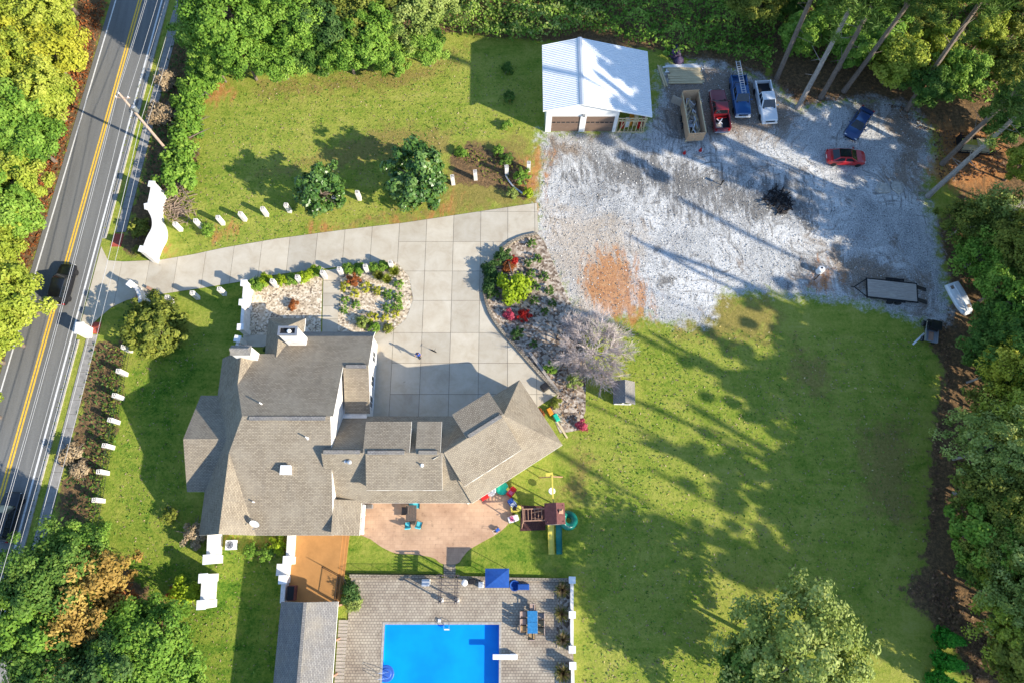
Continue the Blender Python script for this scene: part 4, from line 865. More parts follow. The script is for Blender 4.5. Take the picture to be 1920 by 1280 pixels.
def pickup(label, pm_, loc, rz, bumper='chrome', bedmat='dark', crew=True, L=5.7):
    t = thing('pickup_truck', label, 'pickup truck', loc, rz, 'pickup trucks parked by the woods')
    hf = L / 2; cabr = -0.75 if crew else -.35
    hull([(hf, .78, .45, .82, .0), (hf - .12, .93, .36, .98, .02), (hf - .9, .97, .3, 1.06, .05), (1.15, .97, .28, 1.12, .05), (cabr, .97, .28, 1.14, .0), (cabr - .06, .97, .3, 1.14, .0)]).build('body', MT[pm_], t, smooth=False, bevel=.03)
    greenhouse(t, pm_, 1.2, cabr, .9, 1.1, .45, cabr + .08, .74, 1.8, True, 2)
    bx0, bx1 = -hf + .12, cabr - .07; bl = bx1 - bx0
    MB().box(((bx0 + bx1) / 2, 0, .56), (bl, 1.8, .12)).build('bed_floor', MT[bedmat], t)
    for s_ in (-1, 1):
        MB().box(((bx0 + bx1) / 2, s_ * .925, .74), (bl, .1, .8)).box(((bx0 + bx1) / 2, s_ * .9, 1.16), (bl, .16, .05)).build('bed_side', MT[pm_], t, bevel=.02)
    MB().box((bx0 + .03, 0, .82), (.08, 1.72, .58)).build('tailgate', MT[pm_], t, bevel=.02)
    MB().box((bx1 - .03, 0, .85), (.06, 1.72, .56)).build('bed_front', MT[pm_], t)
    MB().box((hf + .03, 0, .52), (.16, 1.84, .22)).build('front_bumper', MT[bumper], t, bevel=.04); MB().box((-hf + .02, 0, .5), (.2, 1.8, .18)).build('rear_bumper', MT[bumper], t, bevel=.03)
    MB().box((hf - .005, 0, .75), (.06, 1.1, .2)).build('grille', MT['black_metal'], t)
    MB().box((1.22, 0, 1.13), (.12, 1.5, .03)).build('wiper_cowl', MT['dark'], t)
    for x in (hf - .95, -hf + 1.15):
        for y in (-.99, .99): wheel(t, x, y, .38, .25)
    lamps(t, hf, -hf, .92, .78, .85); mirrors(t, .95, .97, 1.25, pm_)
    return t
def car(label, pm_, loc, rz, L=4.7, suv=False, roofglass=False, name='car', cat='car'):
    t = thing(name, label, cat, loc, rz); hf = L / 2
    zt = 1.68 if suv else 1.42; zb = 1.0 if suv else .92
    hull([(hf, .6, .4, .62, .0), (hf - .12, .8, .28, .72 + .1 * suv, .02), (hf - .55, .9, .2, .82 + .1 * suv, .04), (1.05, .92, .2, zb - .02, .05), (0, .93, .2, zb + .02, .0), (-1.3, .92, .2, zb + .04, .02), (-hf + .3, .88, .24, zb + (.05 if not suv else .02), .03), (-hf + .05, .78, .32, zb - .08, .02), (-hf, .7, .4, zb - .25, 0)]).build('body', MT[pm_], t, smooth=False, bevel=.03)
    if suv: greenhouse(t, pm_, 1.1, -hf + .2, .84, zb - .02, .3, -hf + .5, .7, zt, True, 3)
    else: greenhouse(t, pm_, 1.15, -1.75, .82, zb - .02, .3, -1.0, .62, zt, True, 2, roofglass)
    for x in (hf - .85, -hf + .85):
        for y in (-.93, .93): wheel(t, x, y, .33, .22)
    lamps(t, hf - .1, -hf, .85, .66, .8); mirrors(t, .75, .9, 1.0, pm_)
    MB().box((hf - .01, 0, .42), (.06, 1.1, .14)).build('grille', MT['black_metal'], t)
    MB().box((-hf + .0, 0, .6), (.03, .5, .12)).build('number_plate', MT['trim'], t)
    return t
q = G(1350, 206, .9); redp = pickup('dark red pickup truck with wood offcuts in its open bed', 'p_red', (q.x, q.y, 0), math.pi / 2 + .03, 'chrome')
q = G(1389, 178, .9); pickup('blue pickup truck with a ladder on its roof rack', 'p_blue', (q.x, q.y, 0), -math.pi / 2 + .02, 'trim', 'p_blue', True, 5.6)
blue_loc = Vector((q.x, q.y, 0))
q = G(1437, 189, .9); pickup('white pickup truck with an empty dark bed nearest the pines', 'p_white', (q.x, q.y, 0), -math.pi / 2 + .07, 'p_white')
q = G(1587, 294, .7); car('bright red hatchback with a black glass roof on the gravel yard', 'p_brightred', (q.x, q.y, 0), -.04, 4.5, False, True)
q = G(1611, 231, .7); car('dark navy car parked askew under the pines', 'p_navy', (q.x, q.y, 0), math.radians(-125), 4.7, False)
q = G(112, 532, .8); car('black sport utility vehicle driving past the driveway mouth', 'p_black', (q.x + .3, q.y, 0), math.pi / 2 - .058, 4.8, True)
q = G(12, 968, .8); car('black vehicle in tree shade at the left edge of the road', 'p_black', (q.x, q.y, 0), math.pi / 2 - .058, 4.8, True)
# load in the red pickup: sawhorse planks, boards
rot = Matrix.Translation(redp.location) @ Matrix.Rotation(redp.rotation_euler[2], 4, 'Z')
def onbed(c): return rot @ Vector(c)
for lab, c, d, rz, m in (('white plank crossing the red truck bed one way', (-1.5, .2, .72), (1.0, .12, .06), .7, 'trim'), ('white plank crossing the red truck bed the other way', (-1.55, .1, .8), (1.0, .12, .06), -.6, 'trim'), ('grey board lying flat in the red truck bed', (-2.1, .3, .66), (.9, .8, .05), 0, 'oldwood'), ('red pole lying across the red truck bed', (-1.1, -.1, .82), (.1, 1.2, .08), .1, 'red')):
    rz += redp.rotation_euler[2]
    T(MB().box((0, 0, 0), d, rz).box((0, 0, d[2] / 2 + .008), (d[0] * .9, d[1] * .8, .01), rz).build('plank', MT[m]), lab, 'plank').location = onbed(c)
# ladder rack and ladder on the blue pickup
rk = thing('ladder_rack', 'dark steel ladder rack mounted on the blue pickup bed', 'rack', blue_loc, -math.pi / 2 + .02)
for x in (-.9, -2.5):
    for y in (-.85, .85): MB().tube([(x, y, 1.15), (x, y, 2.0)], .03, 5).build('upright', MT['black_metal'], rk)
    MB().tube([(x, -.9, 2.0), (x, .9, 2.0)], .03, 5).build('crossbar', MT['black_metal'], rk)
ld = thing('ladder', 'aluminium ladder lying on the blue pickup rack', 'ladder', blue_loc + Vector((-.1, 0, 2.1)), -math.pi / 2 + .06)
for y in (-.24, .24): MB().box((-1.6, y, 0), (4.6, .05, .09)).build('rail', MT['alu'], ld)
for i in range(14): MB().tube([(-3.75 + i * .33, -.23, 0), (-3.75 + i * .33, .23, 0)], .022, 5).build('rung', MT['alu'], ld)
# ---- plywood dump trailer
q = G(1293, 232); dt = thing('dump_trailer', 'plywood sided dump trailer full of scrap wood', 'trailer', q, math.pi / 2 + .07)
L_, W_, H_ = 5.6, 1.95, 1.55
MB().box((0, 0, .55), (L_, W_, .12)).build('floor', MT['oldwood'], dt)
for s_ in (-1, 1):
    for k in range(2):
        MB().box((-L_ / 4 + k * L_ / 2, s_ * W_ / 2, .6 + H_ / 2), (L_ / 2 - .02, .05, H_)).build('side_board', MT['plywood'], dt)
    MB().box((0, s_ * W_ / 2, .62 + H_), (L_, .1, .05)).build('top_rail', MT['lumber'], dt)
MB().box((-L_ / 2, 0, .6 + H_ / 2), (.05, W_, H_)).box((-L_ / 2 - .04, 0, .6 + H_ * .8), (.06, .8, .1)).build('tail_board', MT['plywood'], dt)
MB().box((L_ / 2, 0, .6 + H_ / 2 + .2), (.05, W_, H_ + .4)).build('head_board', MT['plywood'], dt)
MB().box((L_ / 2 - .5, W_ / 2 + .45, 1.3), (1.5, .05, 1.3), 1.0).build('open_gate', MT['oldwood'], dt)
for x in (-.5, .5):
    for y in (-1.15, 1.15): wheel(dt, x, y, .36, .22)
MB().tube([(L_ / 2, 0, .5), (L_ / 2 + 1.1, 0, .5)], .05).tube([(L_ / 2, .5, .5), (L_ / 2 + .9, 0, .5)], .04).tube([(L_ / 2, -.5, .5), (L_ / 2 + .9, 0, .5)], .04).build('tow_bar', MT['black_metal'], dt)
sp = MB(); r2 = random.Random(3)
for i in range(70):
    c = (r2.uniform(-2.5, 2.5), r2.uniform(-.7, .7), r2.uniform(.7, 1.15)); sp.box(c, (r2.uniform(.5, 1.9), r2.uniform(.05, .16), r2.uniform(.03, .1)), r2.uniform(-.7, .7), 0, 0, r2.uniform(-.25, .25))
    sp.m[-6:] = [r2.choice((0, 0, 1, 2, 3))] * 6
T(sp.build('scrap_wood', [MT['lumber'], MT['oldwood'], MT['charred'], MT['white_pl']]), 'heap of scrap wood lying in the plywood trailer', 'scrap wood', kind='stuff').matrix_world = Matrix.Translation(q) @ Matrix.Rotation(math.pi / 2 + .07, 4, 'Z')
cn = thing('chair', 'grey metal folding chair thrown on the scrap wood', 'chair', q + Vector((-.3, -1.2, 1.3)), .2)
MB().box((0, 0, 0), (.5, .5, .05)).build('seat', MT['grey_metal'], cn); MB().box((0, .3, .25), (.5, .05, .45), rx=-.3).build('backrest', MT['grey_metal'], cn)
for x in (-.2, .2):
    for y in (-.2, .2): MB().tube([(x, y, 0), (x * 1.2, y * 1.2, -.35)], .015, 5).build('leg', MT['grey_metal'], cn)
for lab, p in (('red jack stand under the left tail corner of the trailer', (1283, 288)), ('red jack stand near the right tail corner of the trailer', (1313, 283))):
    T(MB().lathe([(.2, 0), (.2, .05), (.07, .12), (.06, .4), (.1, .42), (.1, .46)], 10, G(*p)).build('jack_stand', MT['red']), lab, 'jack stand', 'red jack stands')
# ---- lumber
def board_stack(label, px, rz, n_, L, m, rows=2):
    t = thing('lumber_stack', label, 'lumber', G(*px), rz); r2 = random.Random(len(label))
    for k in range(rows):
        for i in range(n_):
            MB().box((r2.uniform(-.2, .2), (i - n_ / 2) * .235 + r2.uniform(-.015, .015), .06 + k * .09), (L * r2.uniform(.85, 1.05), .185, .07), r2.uniform(-.025, .025)).build('board', MT[m], t)
board_stack('stack of pale boards on the gravel behind the trailer', (1285, 142), 0, 10, 4.2, 'lumber')
board_stack('pile of white trim boards beside the pale lumber', (1280, 127), .06, 5, 4.6, 'trim', 1)
board_stack('long pale beams leaning beside the garage wall', (1240, 145), math.pi / 2 + .22, 2, 3.0, 'lumber', 2)
tp = MB(); r2 = random.Random(9)
for i in range(9): tp.tube([(r2.uniform(-.6, .6), r2.uniform(-1, 1), .2 + .1 * i) for _ in range(3)], .12, 6)
tp.lathe([(.9, 0), (.8, .4), (.5, .75), (.1, .9)], 12, (0, 0, 0)); tp.lathe([(.7, 0), (.55, .4), (.1, .65)], 12, (.4, -1.0, 0))
o = T(tp.build('tarp_bundle', MT['tarp'], smooth=True), 'crumpled purple tarp bundle at the thicket edge', 'tarp'); o.location = G(1265, 102)
# ---- flatbed trailer
q = G(1666, 549); ft = thing('flatbed_trailer', 'flatbed trailer with weathered plank deck and two ramps down', 'trailer', q, -.12)
for i in range(9): MB().box((0, -.92 + i * .23, .72), (5.3, .215, .05)).build('plank', MT['oldwood'], ft)
for y in (-1.1, 1.1): MB().box((0, y, .68), (5.5, .12, .16)).build('frame_rail', MT['black_metal'], ft)
for x in (-2.7, 2.7): MB().box((x, 0, .68), (.1, 2.1, .16)).build('cross_rail', MT['black_metal'], ft)
MB().tube([(-2.7, -1.05, .62), (-4.0, 0, .55)], .06).tube([(-2.7, 1.05, .62), (-4.0, 0, .55)], .06).tube([(-4.0, 0, .55), (-4.35, 0, .55)], .06).build('tow_bar', MT['black_metal'], ft)
for y in (-.75, .75): MB().box((3.4, y, .42), (1.35, .42, .06), 0, 0, 0, .4).build('ramp', MT['black_metal'], ft)
for x in (-.1, .75):
    for y in (-1.38, 1.38): wheel(ft, x, y, .36, .22)
for s_ in (-1, 1): MB().box((.3, s_ * 1.28, .85), (2.0, .25, .05)).build('mudguard', MT['black_metal'], ft)
# ---- lumber trailer under the pines
q = G(1822, 280); lt = thing('cargo_trailer', 'low trailer loaded with yellow boards under the leaning trunks', 'trailer', q, -.1)
for i in range(7): MB().box((-.2, -.75 + i * .25, .62), (3.6, .22, .06)).build('plank', MT['yellow' if i > 3 else 'lumber'], lt)
for y in (-1.0, 1.0): MB().box((0, y, .6), (4.0, .1, .14)).box((0, y, 1.0), (4.0, .06, .06)).build('frame_rail', MT['black_metal'], lt)
for i in range(6):
    for y in (-1.0, 1.0): MB().box((-1.9 + i * .76, y, .8), (.05, .05, .4)).build('stake', MT['black_metal'], lt)
MB().box((-2.05, 0, 1.0), (.06, 2.0, 1.0)).build('tail_gate', MT['black_metal'], lt); MB().box((1.0, .5, .8), (1.6, 1.0, .05), .1).build('sheet', MT['lumber'], lt)
for y in (-1.2, 1.2): wheel(lt, .2, y, .33, .2)
MB().tube([(2.0, .7, .55), (3.1, 0, .5)], .05).tube([(2.0, -.7, .55), (3.1, 0, .5)], .05).build('tow_bar', MT['black_metal'], lt)
# ---- overturned white boat by the trees
q = G(1797, 562); bt = thing('boat', 'overturned white boat hull lying at the wood edge', 'boat', q, math.radians(-72))
hl = hull([(1.9, .35, .0, .28, .05), (1.6, .62, 0, .42, .06), (.6, .82, 0, .5, .08), (-.8, .85, 0, .52, .08), (-1.9, .78, 0, .5, .06)]); hl.build('hull', MT['white_pl'], bt, smooth=False, bevel=.04)
MB().box((.0, 0, .6), (3.3, .08, .06)).build('keel', MT['white_pl'], bt); MB().box((-1.4, -.35, .57), (.4, .35, .04)).build('leaf_patch', MT['brush'], bt); MB().box((1.1, .3, .55), (.35, .3, .04)).build('leaf_patch', MT['brush'], bt)
# ---- small off-road buggy
q = G(1738, 628); bg_ = thing('utility_buggy', 'black utility buggy with a rusty bed at the lawn edge', 'buggy', q, math.radians(75))
MB().box((-.4, 0, .75), (1.3, 1.2, .08)).build('bed', MT['grey_metal'], bg_); MB().box((-.4, 0, .81), (.95, .5, .04)).build('bed_mat', MT['pinkwood'], bg_)
for s_ in (-1, 1): MB().box((-.4, s_ * .62, .9), (1.35, .06, .3)).build('bed_side', MT['grey_metal'], bg_)
hull([(1.6, .35, .35, .6, 0), (1.3, .5, .3, .75, .03), (.4, .6, .3, .8, .02), (.3, .6, .3, .8, 0)]).build('body', MT['p_black'], bg_)
MB().box((.45, 0, .95), (.4, 1.0, .5)).build('seat', MT['dark'], bg_)
for a in ((.2, .55), (.2, -.55), (1.0, .5), (1.0, -.5)): MB().tube([(a[0], a[1], .7), (a[0] * .8 + .1, a[1] * .9, 1.75)], .025, 5).build('roll_bar', MT['black_metal'], bg_)
MB().box((.55, 0, 1.78), (1.0, 1.05, .04)).build('roof_panel', MT['p_black'], bg_)
for x in (-.7, 1.1):
    for y in (-.7, .7): wheel(bg_, x, y, .3, .22)
board_stack('grey plank leaning beside the black utility buggy', (1722, 632), math.radians(40), 1, 2.2, 'trim', 1)
# ---- white water drum, post, burnt brush, concrete lumps
q = G(1535, 510); dr = thing('water_drum', 'small white drum with a dark lid hole on red clay', 'drum', q)
MB().lathe([(.36, 0), (.38, .1), (.36, .45), (.38, .8), (.34, .88), (.3, .9)], 18).build('barrel', MT['white_pl'], dr); MB().lathe([(.12, .9), (.12, .93), (.02, .94)], 12, (.0, .08, 0)).build('lid', MT['dark'], dr)
MB().tube([(0, -.38, .2), (-.4, -.8, .08), (-.7, -1.0, .06)], .05, 6).build('hose', MT['dark'], dr)
q = G(1352, 347); ps = thing('bollard_post', 'short black post standing alone on the gravel yard', 'post', q)
MB().tube([(0, 0, 0), (.02, 0, .55)], [.06, .05], 7).build('post', MT['black_metal'], ps); MB().box((.02, .02, .75), (.3, .12, .4), .6).build('sign_plate', MT['black_metal'], ps)
br = MB(); r2 = random.Random(4)
for i in range(120):
    a, rr = r2.uniform(0, 6.28), 1.6 * math.sqrt(r2.random()); c = Vector((rr * math.cos(a), rr * math.sin(a), .05 + .45 * (1 - rr / 1.7) * r2.random())); d = Vector((r2.uniform(-1, 1), r2.uniform(-1, 1), r2.uniform(-.3, .5))).normalized() * r2.uniform(.2, .7)
    br.tube([c - d, c + d], r2.uniform(.03, .09), 4)
o = T(br.build('burn_pile', MT['charred']), 'charred brush pile on the gravel yard', 'brush pile', kind='stuff'); o.location = G(1458, 378)
for i, (p, lab) in enumerate((((1655, 354), 'left flat concrete lump near the leaning trunk'), ((1681, 353), 'right flat concrete lump near the leaning trunk'))):
    rr = random.Random(i + 3); pol = [(1.0 * rr.uniform(.7, 1.1) * math.cos(a) * (.75 if i else .95), .85 * rr.uniform(.7, 1.1) * math.sin(a)) for a in np.linspace(0, 6.28, 10)[:-1]]
    o = T(MB().prism(pol, 0, .28).prism([(x * .7, y * .7) for x, y in pol], .28, .38).build('concrete_lump', MT['stone'], bevel=.06), lab, 'rubble', 'concrete lumps dumped on the yard'); o.location = G(*p)
br = MB()
for i in range(160):
    c = Vector((r2.gauss(0, .9), r2.gauss(0, 1.1), .05 + .35 * r2.random())); d = Vector((r2.uniform(-1, 1), r2.uniform(-.5, .5), r2.uniform(-.1, .2))).normalized() * r2.uniform(.3, .8)
    br.tube([c - d, c + d], r2.uniform(.02, .06), 4)
o = T(br.build('branch_pile', MT['brush']), 'pile of cut pale branches behind the curved entrance wall', 'branch pile', kind='stuff'); o.location = G(336, 390)
wall('plastic_pipe', 'curved grey drain pipe lying in the bed by the last pillars', curve([(948,330),(955,342),(966,354),(983,366)]), .18, .16, cat='pipe', mat='alu')
# ================================================================ pool terrace, patio, play equipment, people
TZ = .09
# dining set
q = G(998, 1164); tb_ = thing('dining_table', 'long blue topped dining table on the pool terrace', 'table', (q.x, q.y, TZ))
for k in range(2): MB().box((0, -.5 + k * 1.0, .73), (.95, .98, .04)).build('table_top', MT['blue_glass'], tb_, bevel=.01)
MB().box((0, 0, .68), (.85, 1.9, .06)).build('frame', MT['black_metal'], tb_)
for x in (-.4, .4):
    for y in (-.9, .9): MB().tube([(x, y, 0), (x, y, .68)], .03, 6).build('leg', MT['black_metal'], tb_)
def dchair(loc, rz, m, label):
    t = thing('dining_chair', label, 'chair', loc, rz, 'chairs around the dining table')
    MB().box((0, 0, .44), (.58, .55, .1)).build('seat', MT[m], t, bevel=.03); MB().box((-.3, 0, .68), (.08, .55, .5)).build('backrest', MT['wicker'], t, bevel=.02)
    for s_ in (-1, 1):
        MB().box((0, s_ * .3, .6), (.55, .05, .05)).build('armrest', MT['black_metal'], t)
        for x in (-.27, .27): MB().tube([(x, s_ * .27, 0), (x, s_ * .27, .6)], .02, 5).build('leg', MT['black_metal'], t)
for p, rz, m, lab in (((998,1137), -math.pi/2, 'wicker', 'pale chair at the north head of the blue table'), ((981,1150), 0, 'wicker', 'pale chair at the north end of the table west side'), ((981,1164), 0, 'wicker', 'pale chair in the middle of the table west side'), ((981,1177), 0, 'tanseat', 'tan chair at the south end of the table west side'),
                      ((1014,1153), math.pi, 'wicker', 'pale chair at the north end of the table east side'), ((1014,1167), math.pi, 'tanseat', 'tan chair in the middle of the table east side'), ((1014,1181), math.pi, 'tanseat', 'tan chair at the south end of the table east side'), ((996,1191), math.pi/2, 'tanseat', 'tan chair at the south foot of the blue table')):
    q = G(*p); dchair((q.x, q.y, TZ), rz, m, lab)
# blue canopy
q = G(932, 1083, 2.2); cp = thing('canopy', 'square blue canvas canopy standing at the terrace edge', 'canopy', (q.x, q.y, 0))
cm = MB(); hw, hd = 1.12, .85
for i in range(4):
    a = [(-hw, -hd), (hw, -hd), (hw, hd), (-hw, hd)]; cm.add([(*a[i], 2.2), (*a[(i + 1) % 4], 2.2), (0, 0, 2.5)], [(0, 1, 2)]); cm.add([(*a[i], 2.2), (*a[(i + 1) % 4], 2.2), (*a[(i + 1) % 4], 2.02), (*a[i], 2.02)], [(3, 2, 1, 0)])
cm.build('cover', MT['blue_can'], cp)
for x in (-1, 1):
    for y in (-.75, .75): MB().tube([(x, y, 0), (x, y, 2.1)], .035, 6).build('post', MT['black_metal'], cp)
MB().box((0, -.78, 2.05), (2.1, .04, .04)).box((0, .78, 2.05), (2.1, .04, .04)).build('frame', MT['black_metal'], cp)
# arbour
q = G(840, 1103, 2.3); ar = thing('arbour', 'grey timber arbour with crossed rafters over the terrace entrance', 'arbour', (q.x, q.y, 0))
for x in (-.75, .75):
    for y in (-1.1, 1.1): MB().box((x, y, 1.15), (.12, .12, 2.3)).build('post', MT['darkwood'], ar)
    for dx in (-.1, .1): MB().box((x + dx, 0, 2.3), (.05, 2.7, .14)).build('beam', MT['darkwood'], ar)
for i in range(9): MB().box((0, -1.2 + i * .3, 2.42), (2.2, .05, .1)).build('rafter', MT['darkwood'], ar)
for x in (-.75, .75): MB().box((x, -1.1, .3), (.34, .34, .6)).build('post_base', MT['white'], ar)
for i in range(5):
    for x in (-.75, .75): MB().box((x, -.9 + i * .45, 1.3), (.03, .03, 1.9)).build('lattice', MT['darkwood'], ar)
# grills, bins, pots by the terrace wall
def boxy(name, label, cat, px, dims, m, lidm, z=TZ, rz=0.0):
    q = G(*px); t = thing(name, label, cat, (q.x, q.y, z), rz)
    MB().box((0, 0, dims[2] / 2), dims).build('body', MT[m], t, bevel=.04); MB().box((0, 0, dims[2] + .04), (dims[0] * .9, dims[1] * .9, .08)).build('lid', MT[lidm], t, bevel=.03)
    return t
boxy('sink_cart', 'white sink cart left of the arbour', 'cart', (800, 1091), (.75, .65, .85), 'white_pl', 'alu')
boxy('cooler', 'white cooler box left of the blue canopy', 'cooler', (902, 1095), (.5, .55, .6), 'white_pl', 'alu')
boxy('storage_bench', 'dark blue storage bench right of the canopy', 'bench', (981, 1099), (1.15, .55, .5), 'blue_can', 'blue_can')
boxy('grill', 'red and black grill on the tan deck by the wall', 'grill', (553, 1110), (.7, 1.35, .95), 'redstain', 'black_metal', .42)
boxy('equipment_box', 'black equipment box at the driveway corner', 'box', (1021, 727), (.75, .7, .8), 'black_metal', 'dark', 0, .6)
boxy('skimmer_box', 'small white skimmer lid beside the pool', 'skimmer', (824, 1162), (.3, .3, .03), 'white_pl', 'white_pl')
q = G(872, 1091); kt = thing('kettle_grill', 'black kettle grill with white lid beside the arbour', 'grill', (q.x, q.y, TZ))
MB().lathe([(.05, .55), (.28, .65), (.32, .8), (.3, .82)], 16).build('bowl', MT['black_metal'], kt); MB().lathe([(.32, .83), (.26, 1.0), (.08, 1.08), (.01, 1.08)], 16).build('lid', MT['white_pl'], kt)
for a in (0, 2.1, 4.2): MB().tube([(.1 * math.cos(a), .1 * math.sin(a), .6), (.35 * math.cos(a), .35 * math.sin(a), 0)], .02, 5).build('leg', MT['black_metal'], kt)
boxy('side_cart', 'black side cart between kettle grill and cooler', 'cart', (886, 1089), (.6, .5, .85), 'black_metal', 'dark')
q = G(965, 1097); bw = thing('fire_bowl', 'dark blue round bowl between canopy and bench', 'bowl', (q.x, q.y, TZ))
MB().lathe([(.2, 0), (.45, .3), (.5, .36), (.45, .36), (.3, .15), (.02, .1)], 18).build('bowl', MT['blue_can'], bw)
# diving board
q = G(947, 1229); db = thing('diving_board', 'white diving board at the east side of the pool', 'diving board', (q.x, q.y, TZ))
MB().box((0, 0, .5), (2.3, .46, .06)).build('board', MT['white_pl'], db, bevel=.02); MB().box((.75, 0, .24), (.5, .5, .46)).build('stand', MT['white_pl'], db); MB().box((.2, 0, .4), (.12, .5, .14)).build('fulcrum', MT['alu'], db)
# pool ladder / handrail and steps
q = G(717, 1264); hr = thing('pool_handrail', 'curved white handrail at the pool corner', 'handrail', (q.x, q.y, TZ))
for y in (-.25, .25): MB().tube([(-.5, y, 0), (-.5, y, .75), (-.2, y, .9), (.3, y, .6), (.6, y, -.1)], .025, 6).build('rail', MT['chrome'], hr)
q = G(838, 1172); sk = thing('pool_ladder', 'small chrome ladder top at the pool north edge', 'pool ladder', (q.x, q.y, TZ))
for x in (-.25, .25): MB().tube([(x, .4, 0), (x, .35, .45), (x, 0, .5), (x, -.3, .2), (x, -.35, -.6)], .025, 6).build('rail', MT['chrome'], sk)
for z in (-.1, -.4): MB().box((0, -.35, z), (.5, .1, .03)).build('step', MT['white_pl'], sk)
ps_ = thing('pool_step', 'blue rounded pool step insert at the west side', 'pool step', G(724, 1262, -.04))
MB().lathe([(.75, 0), (.7, .04), (.02, .06)], 20).build('tread', MT['blue_pl'], ps_); MB().lathe([(.5, .06), (.45, .1), (.02, .12)], 20).build('upper_tread', MT['blue_pl'], ps_)
# deck railing
rl = thing('deck_railing', 'dark metal railing round the deck stair beside the terrace', 'railing', G(632, 1080))
A = [G(610, 1062), G(640, 1078), G(632, 1130)]
for a, b in ((A[0], A[1]), (A[1], A[2])):
    nb = int((b - a).length / .16)
    MB().tube([a + Vector((0, 0, 1.4)), b + Vector((0, 0, 1.4))], .03, 5).tube([a + Vector((0, 0, .55)), b + Vector((0, 0, .55))], .02, 5).build('rail', MT['black_metal'], rl, world=True)
    for i in range(nb + 1):
        p = a + (b - a) * i / nb; MB().tube([p + Vector((0, 0, .1)), p + Vector((0, 0, 1.4))], .03 if i in (0, nb) else .012, 4).build('baluster', MT['black_metal'], rl, world=True)
fr_ = thing('garden_railing', 'low black railing along the lawn above the pool terrace', 'railing', G(657, 1073))
a, b = G(655, 1074), G(826, 1076)
MB().tube([a + Vector((0, 0, 1)), b + Vector((0, 0, 1))], .02, 5).tube([a + Vector((0, 0, .2)), b + Vector((0, 0, .2))], .02, 5).build('rail', MT['black_metal'], fr_, world=True)
for i in range(40): p = a + (b - a) * i / 39; MB().tube([p, p + Vector((0, 0, 1))], .03 if i % 8 == 0 else .01, 4).build('baluster', MT['black_metal'], fr_, world=True)
# patio set
PZ = .07
q = G(773, 962); t = thing('patio_table', 'brown slatted patio table below the house eave', 'table', (q.x, q.y, PZ), .03)
for i in range(7): MB().box((-.45 + i * .15, 0, .7), (.14, 1.5, .03)).build('slat', MT['mesh'], t)
for x in (-.42, .42):
    for y in (-.65, .65): MB().tube([(x, y, 0), (x, y, .69)], .025, 5).build('leg', MT['black_metal'], t)
def lounge(name, label, px, rz, w, d, m, cat='chair'):
    q = G(*px); t = thing(name, label, cat, (q.x, q.y, PZ), rz)
    MB().box((0, 0, .4), (w, d, .12)).build('cushion', MT[m], t, bevel=.04); MB().box((0, d / 2 + .04, .65), (w, .12, .6), rx=-.25).build('back_cushion', MT[m], t, bevel=.04)
    for x in (-w / 2, w / 2):
        MB().box((x, 0, .52), (.05, d, .05)).build('armrest', MT['black_metal'], t)
        for y in (-d / 2, d / 2): MB().tube([(x, y, 0), (x, y, .52)], .02, 5).build('leg', MT['black_metal'], t)
lounge('patio_chair', 'left turquoise cushioned chair south of the patio table', (766, 984), math.pi + .1, .55, .55, 'turq')
lounge('patio_chair', 'right turquoise cushioned chair south of the patio table', (787, 983), math.pi - .25, .55, .55, 'turq')
lounge('patio_sofa', 'turquoise cushioned love seat against the house eave', (778, 947), 0, 1.05, .6, 'turq', 'sofa')
lounge('patio_chair', 'left brown mesh chair beside the patio table', (760, 958), -math.pi / 2, .7, .6, 'mesh')
boxy('bench_seat', 'grey bench under the house eave', 'bench', (690, 949), (1.1, .4, .45), 'grey_metal', 'shingle_grey', PZ)
boxy('planter_box', 'brown planter box by the white porch wall', 'planter', (681, 974), (.4, .75, .4), 'pinkwood', 'brush', PZ)
q = G(933, 993); t = thing('toy_stroller', 'small blue toy stroller at the patio edge', 'toy', (q.x, q.y, PZ), .6)
MB().box((0, 0, .3), (.4, .3, .22)).build('seat', MT['blue_pl'], t, bevel=.04); MB().tube([(-.2, -.15, .3), (-.5, -.15, .65), (-.5, .15, .65), (-.2, .15, .3)], .015, 5).build('handle', MT['white_pl'], t)
for x in (-.18, .18):
    for y in (-.17, .17): wheel(t, x, y, .09, .04)
# toys along the patio
def toycar(label, px, rz, m, m2):
    q = G(*px); t = thing('toy_car', label, 'toy car', (q.x, q.y, 0), rz)
    hull([(.55, .25, .12, .4, .02), (.35, .32, .1, .5, .03), (-.1, .34, .1, .48, .0), (-.5, .3, .1, .5, .02)]).build('body', MT[m], t, bevel=.03); MB().box((-.12, 0, .52), (.35, .34, .06)).build('seat', MT[m2], t)
    MB().tube([(-.35, .26, .45), (-.3, .24, .85), (.1, .24, .85), (.2, .26, .45)], .03, 5).tube([(-.35, -.26, .45), (-.3, -.24, .85), (.1, -.24, .85), (.2, -.26, .45)], .03, 5).build('frame', MT[m2], t)
    for x in (-.35, .35):
        for y in (-.33, .33): wheel(t, x, y, .12, .08)
toycar('red and pink toy car beside the teal table', (959, 922), .9, 'red', 'pink'); toycar('yellow and black toy car beside the patio curve', (967, 953), .1, 'yellow', 'dark')
toycar('blue toy tricycle car north of the yellow toy car', (961, 944), 2.2, 'blue_pl', 'white_pl'); toycar('white and pink toy car south of the yellow toy car', (962, 972), .3, 'white_pl', 'pink')
boxy('toy_box', 'red toy box under the angled eave', 'toy box', (908, 930), (.8, .7, .5), 'red', 'red', PZ, .5)
boxy('toy_crate', 'small orange crate beside the red toy car', 'crate', (953, 918), (.35, .4, .3), 'orange', 'yellow', PZ, .8)
q = G(920, 920); t = thing('water_table', 'round white water table next to the red toy box', 'toy', (q.x, q.y, PZ))
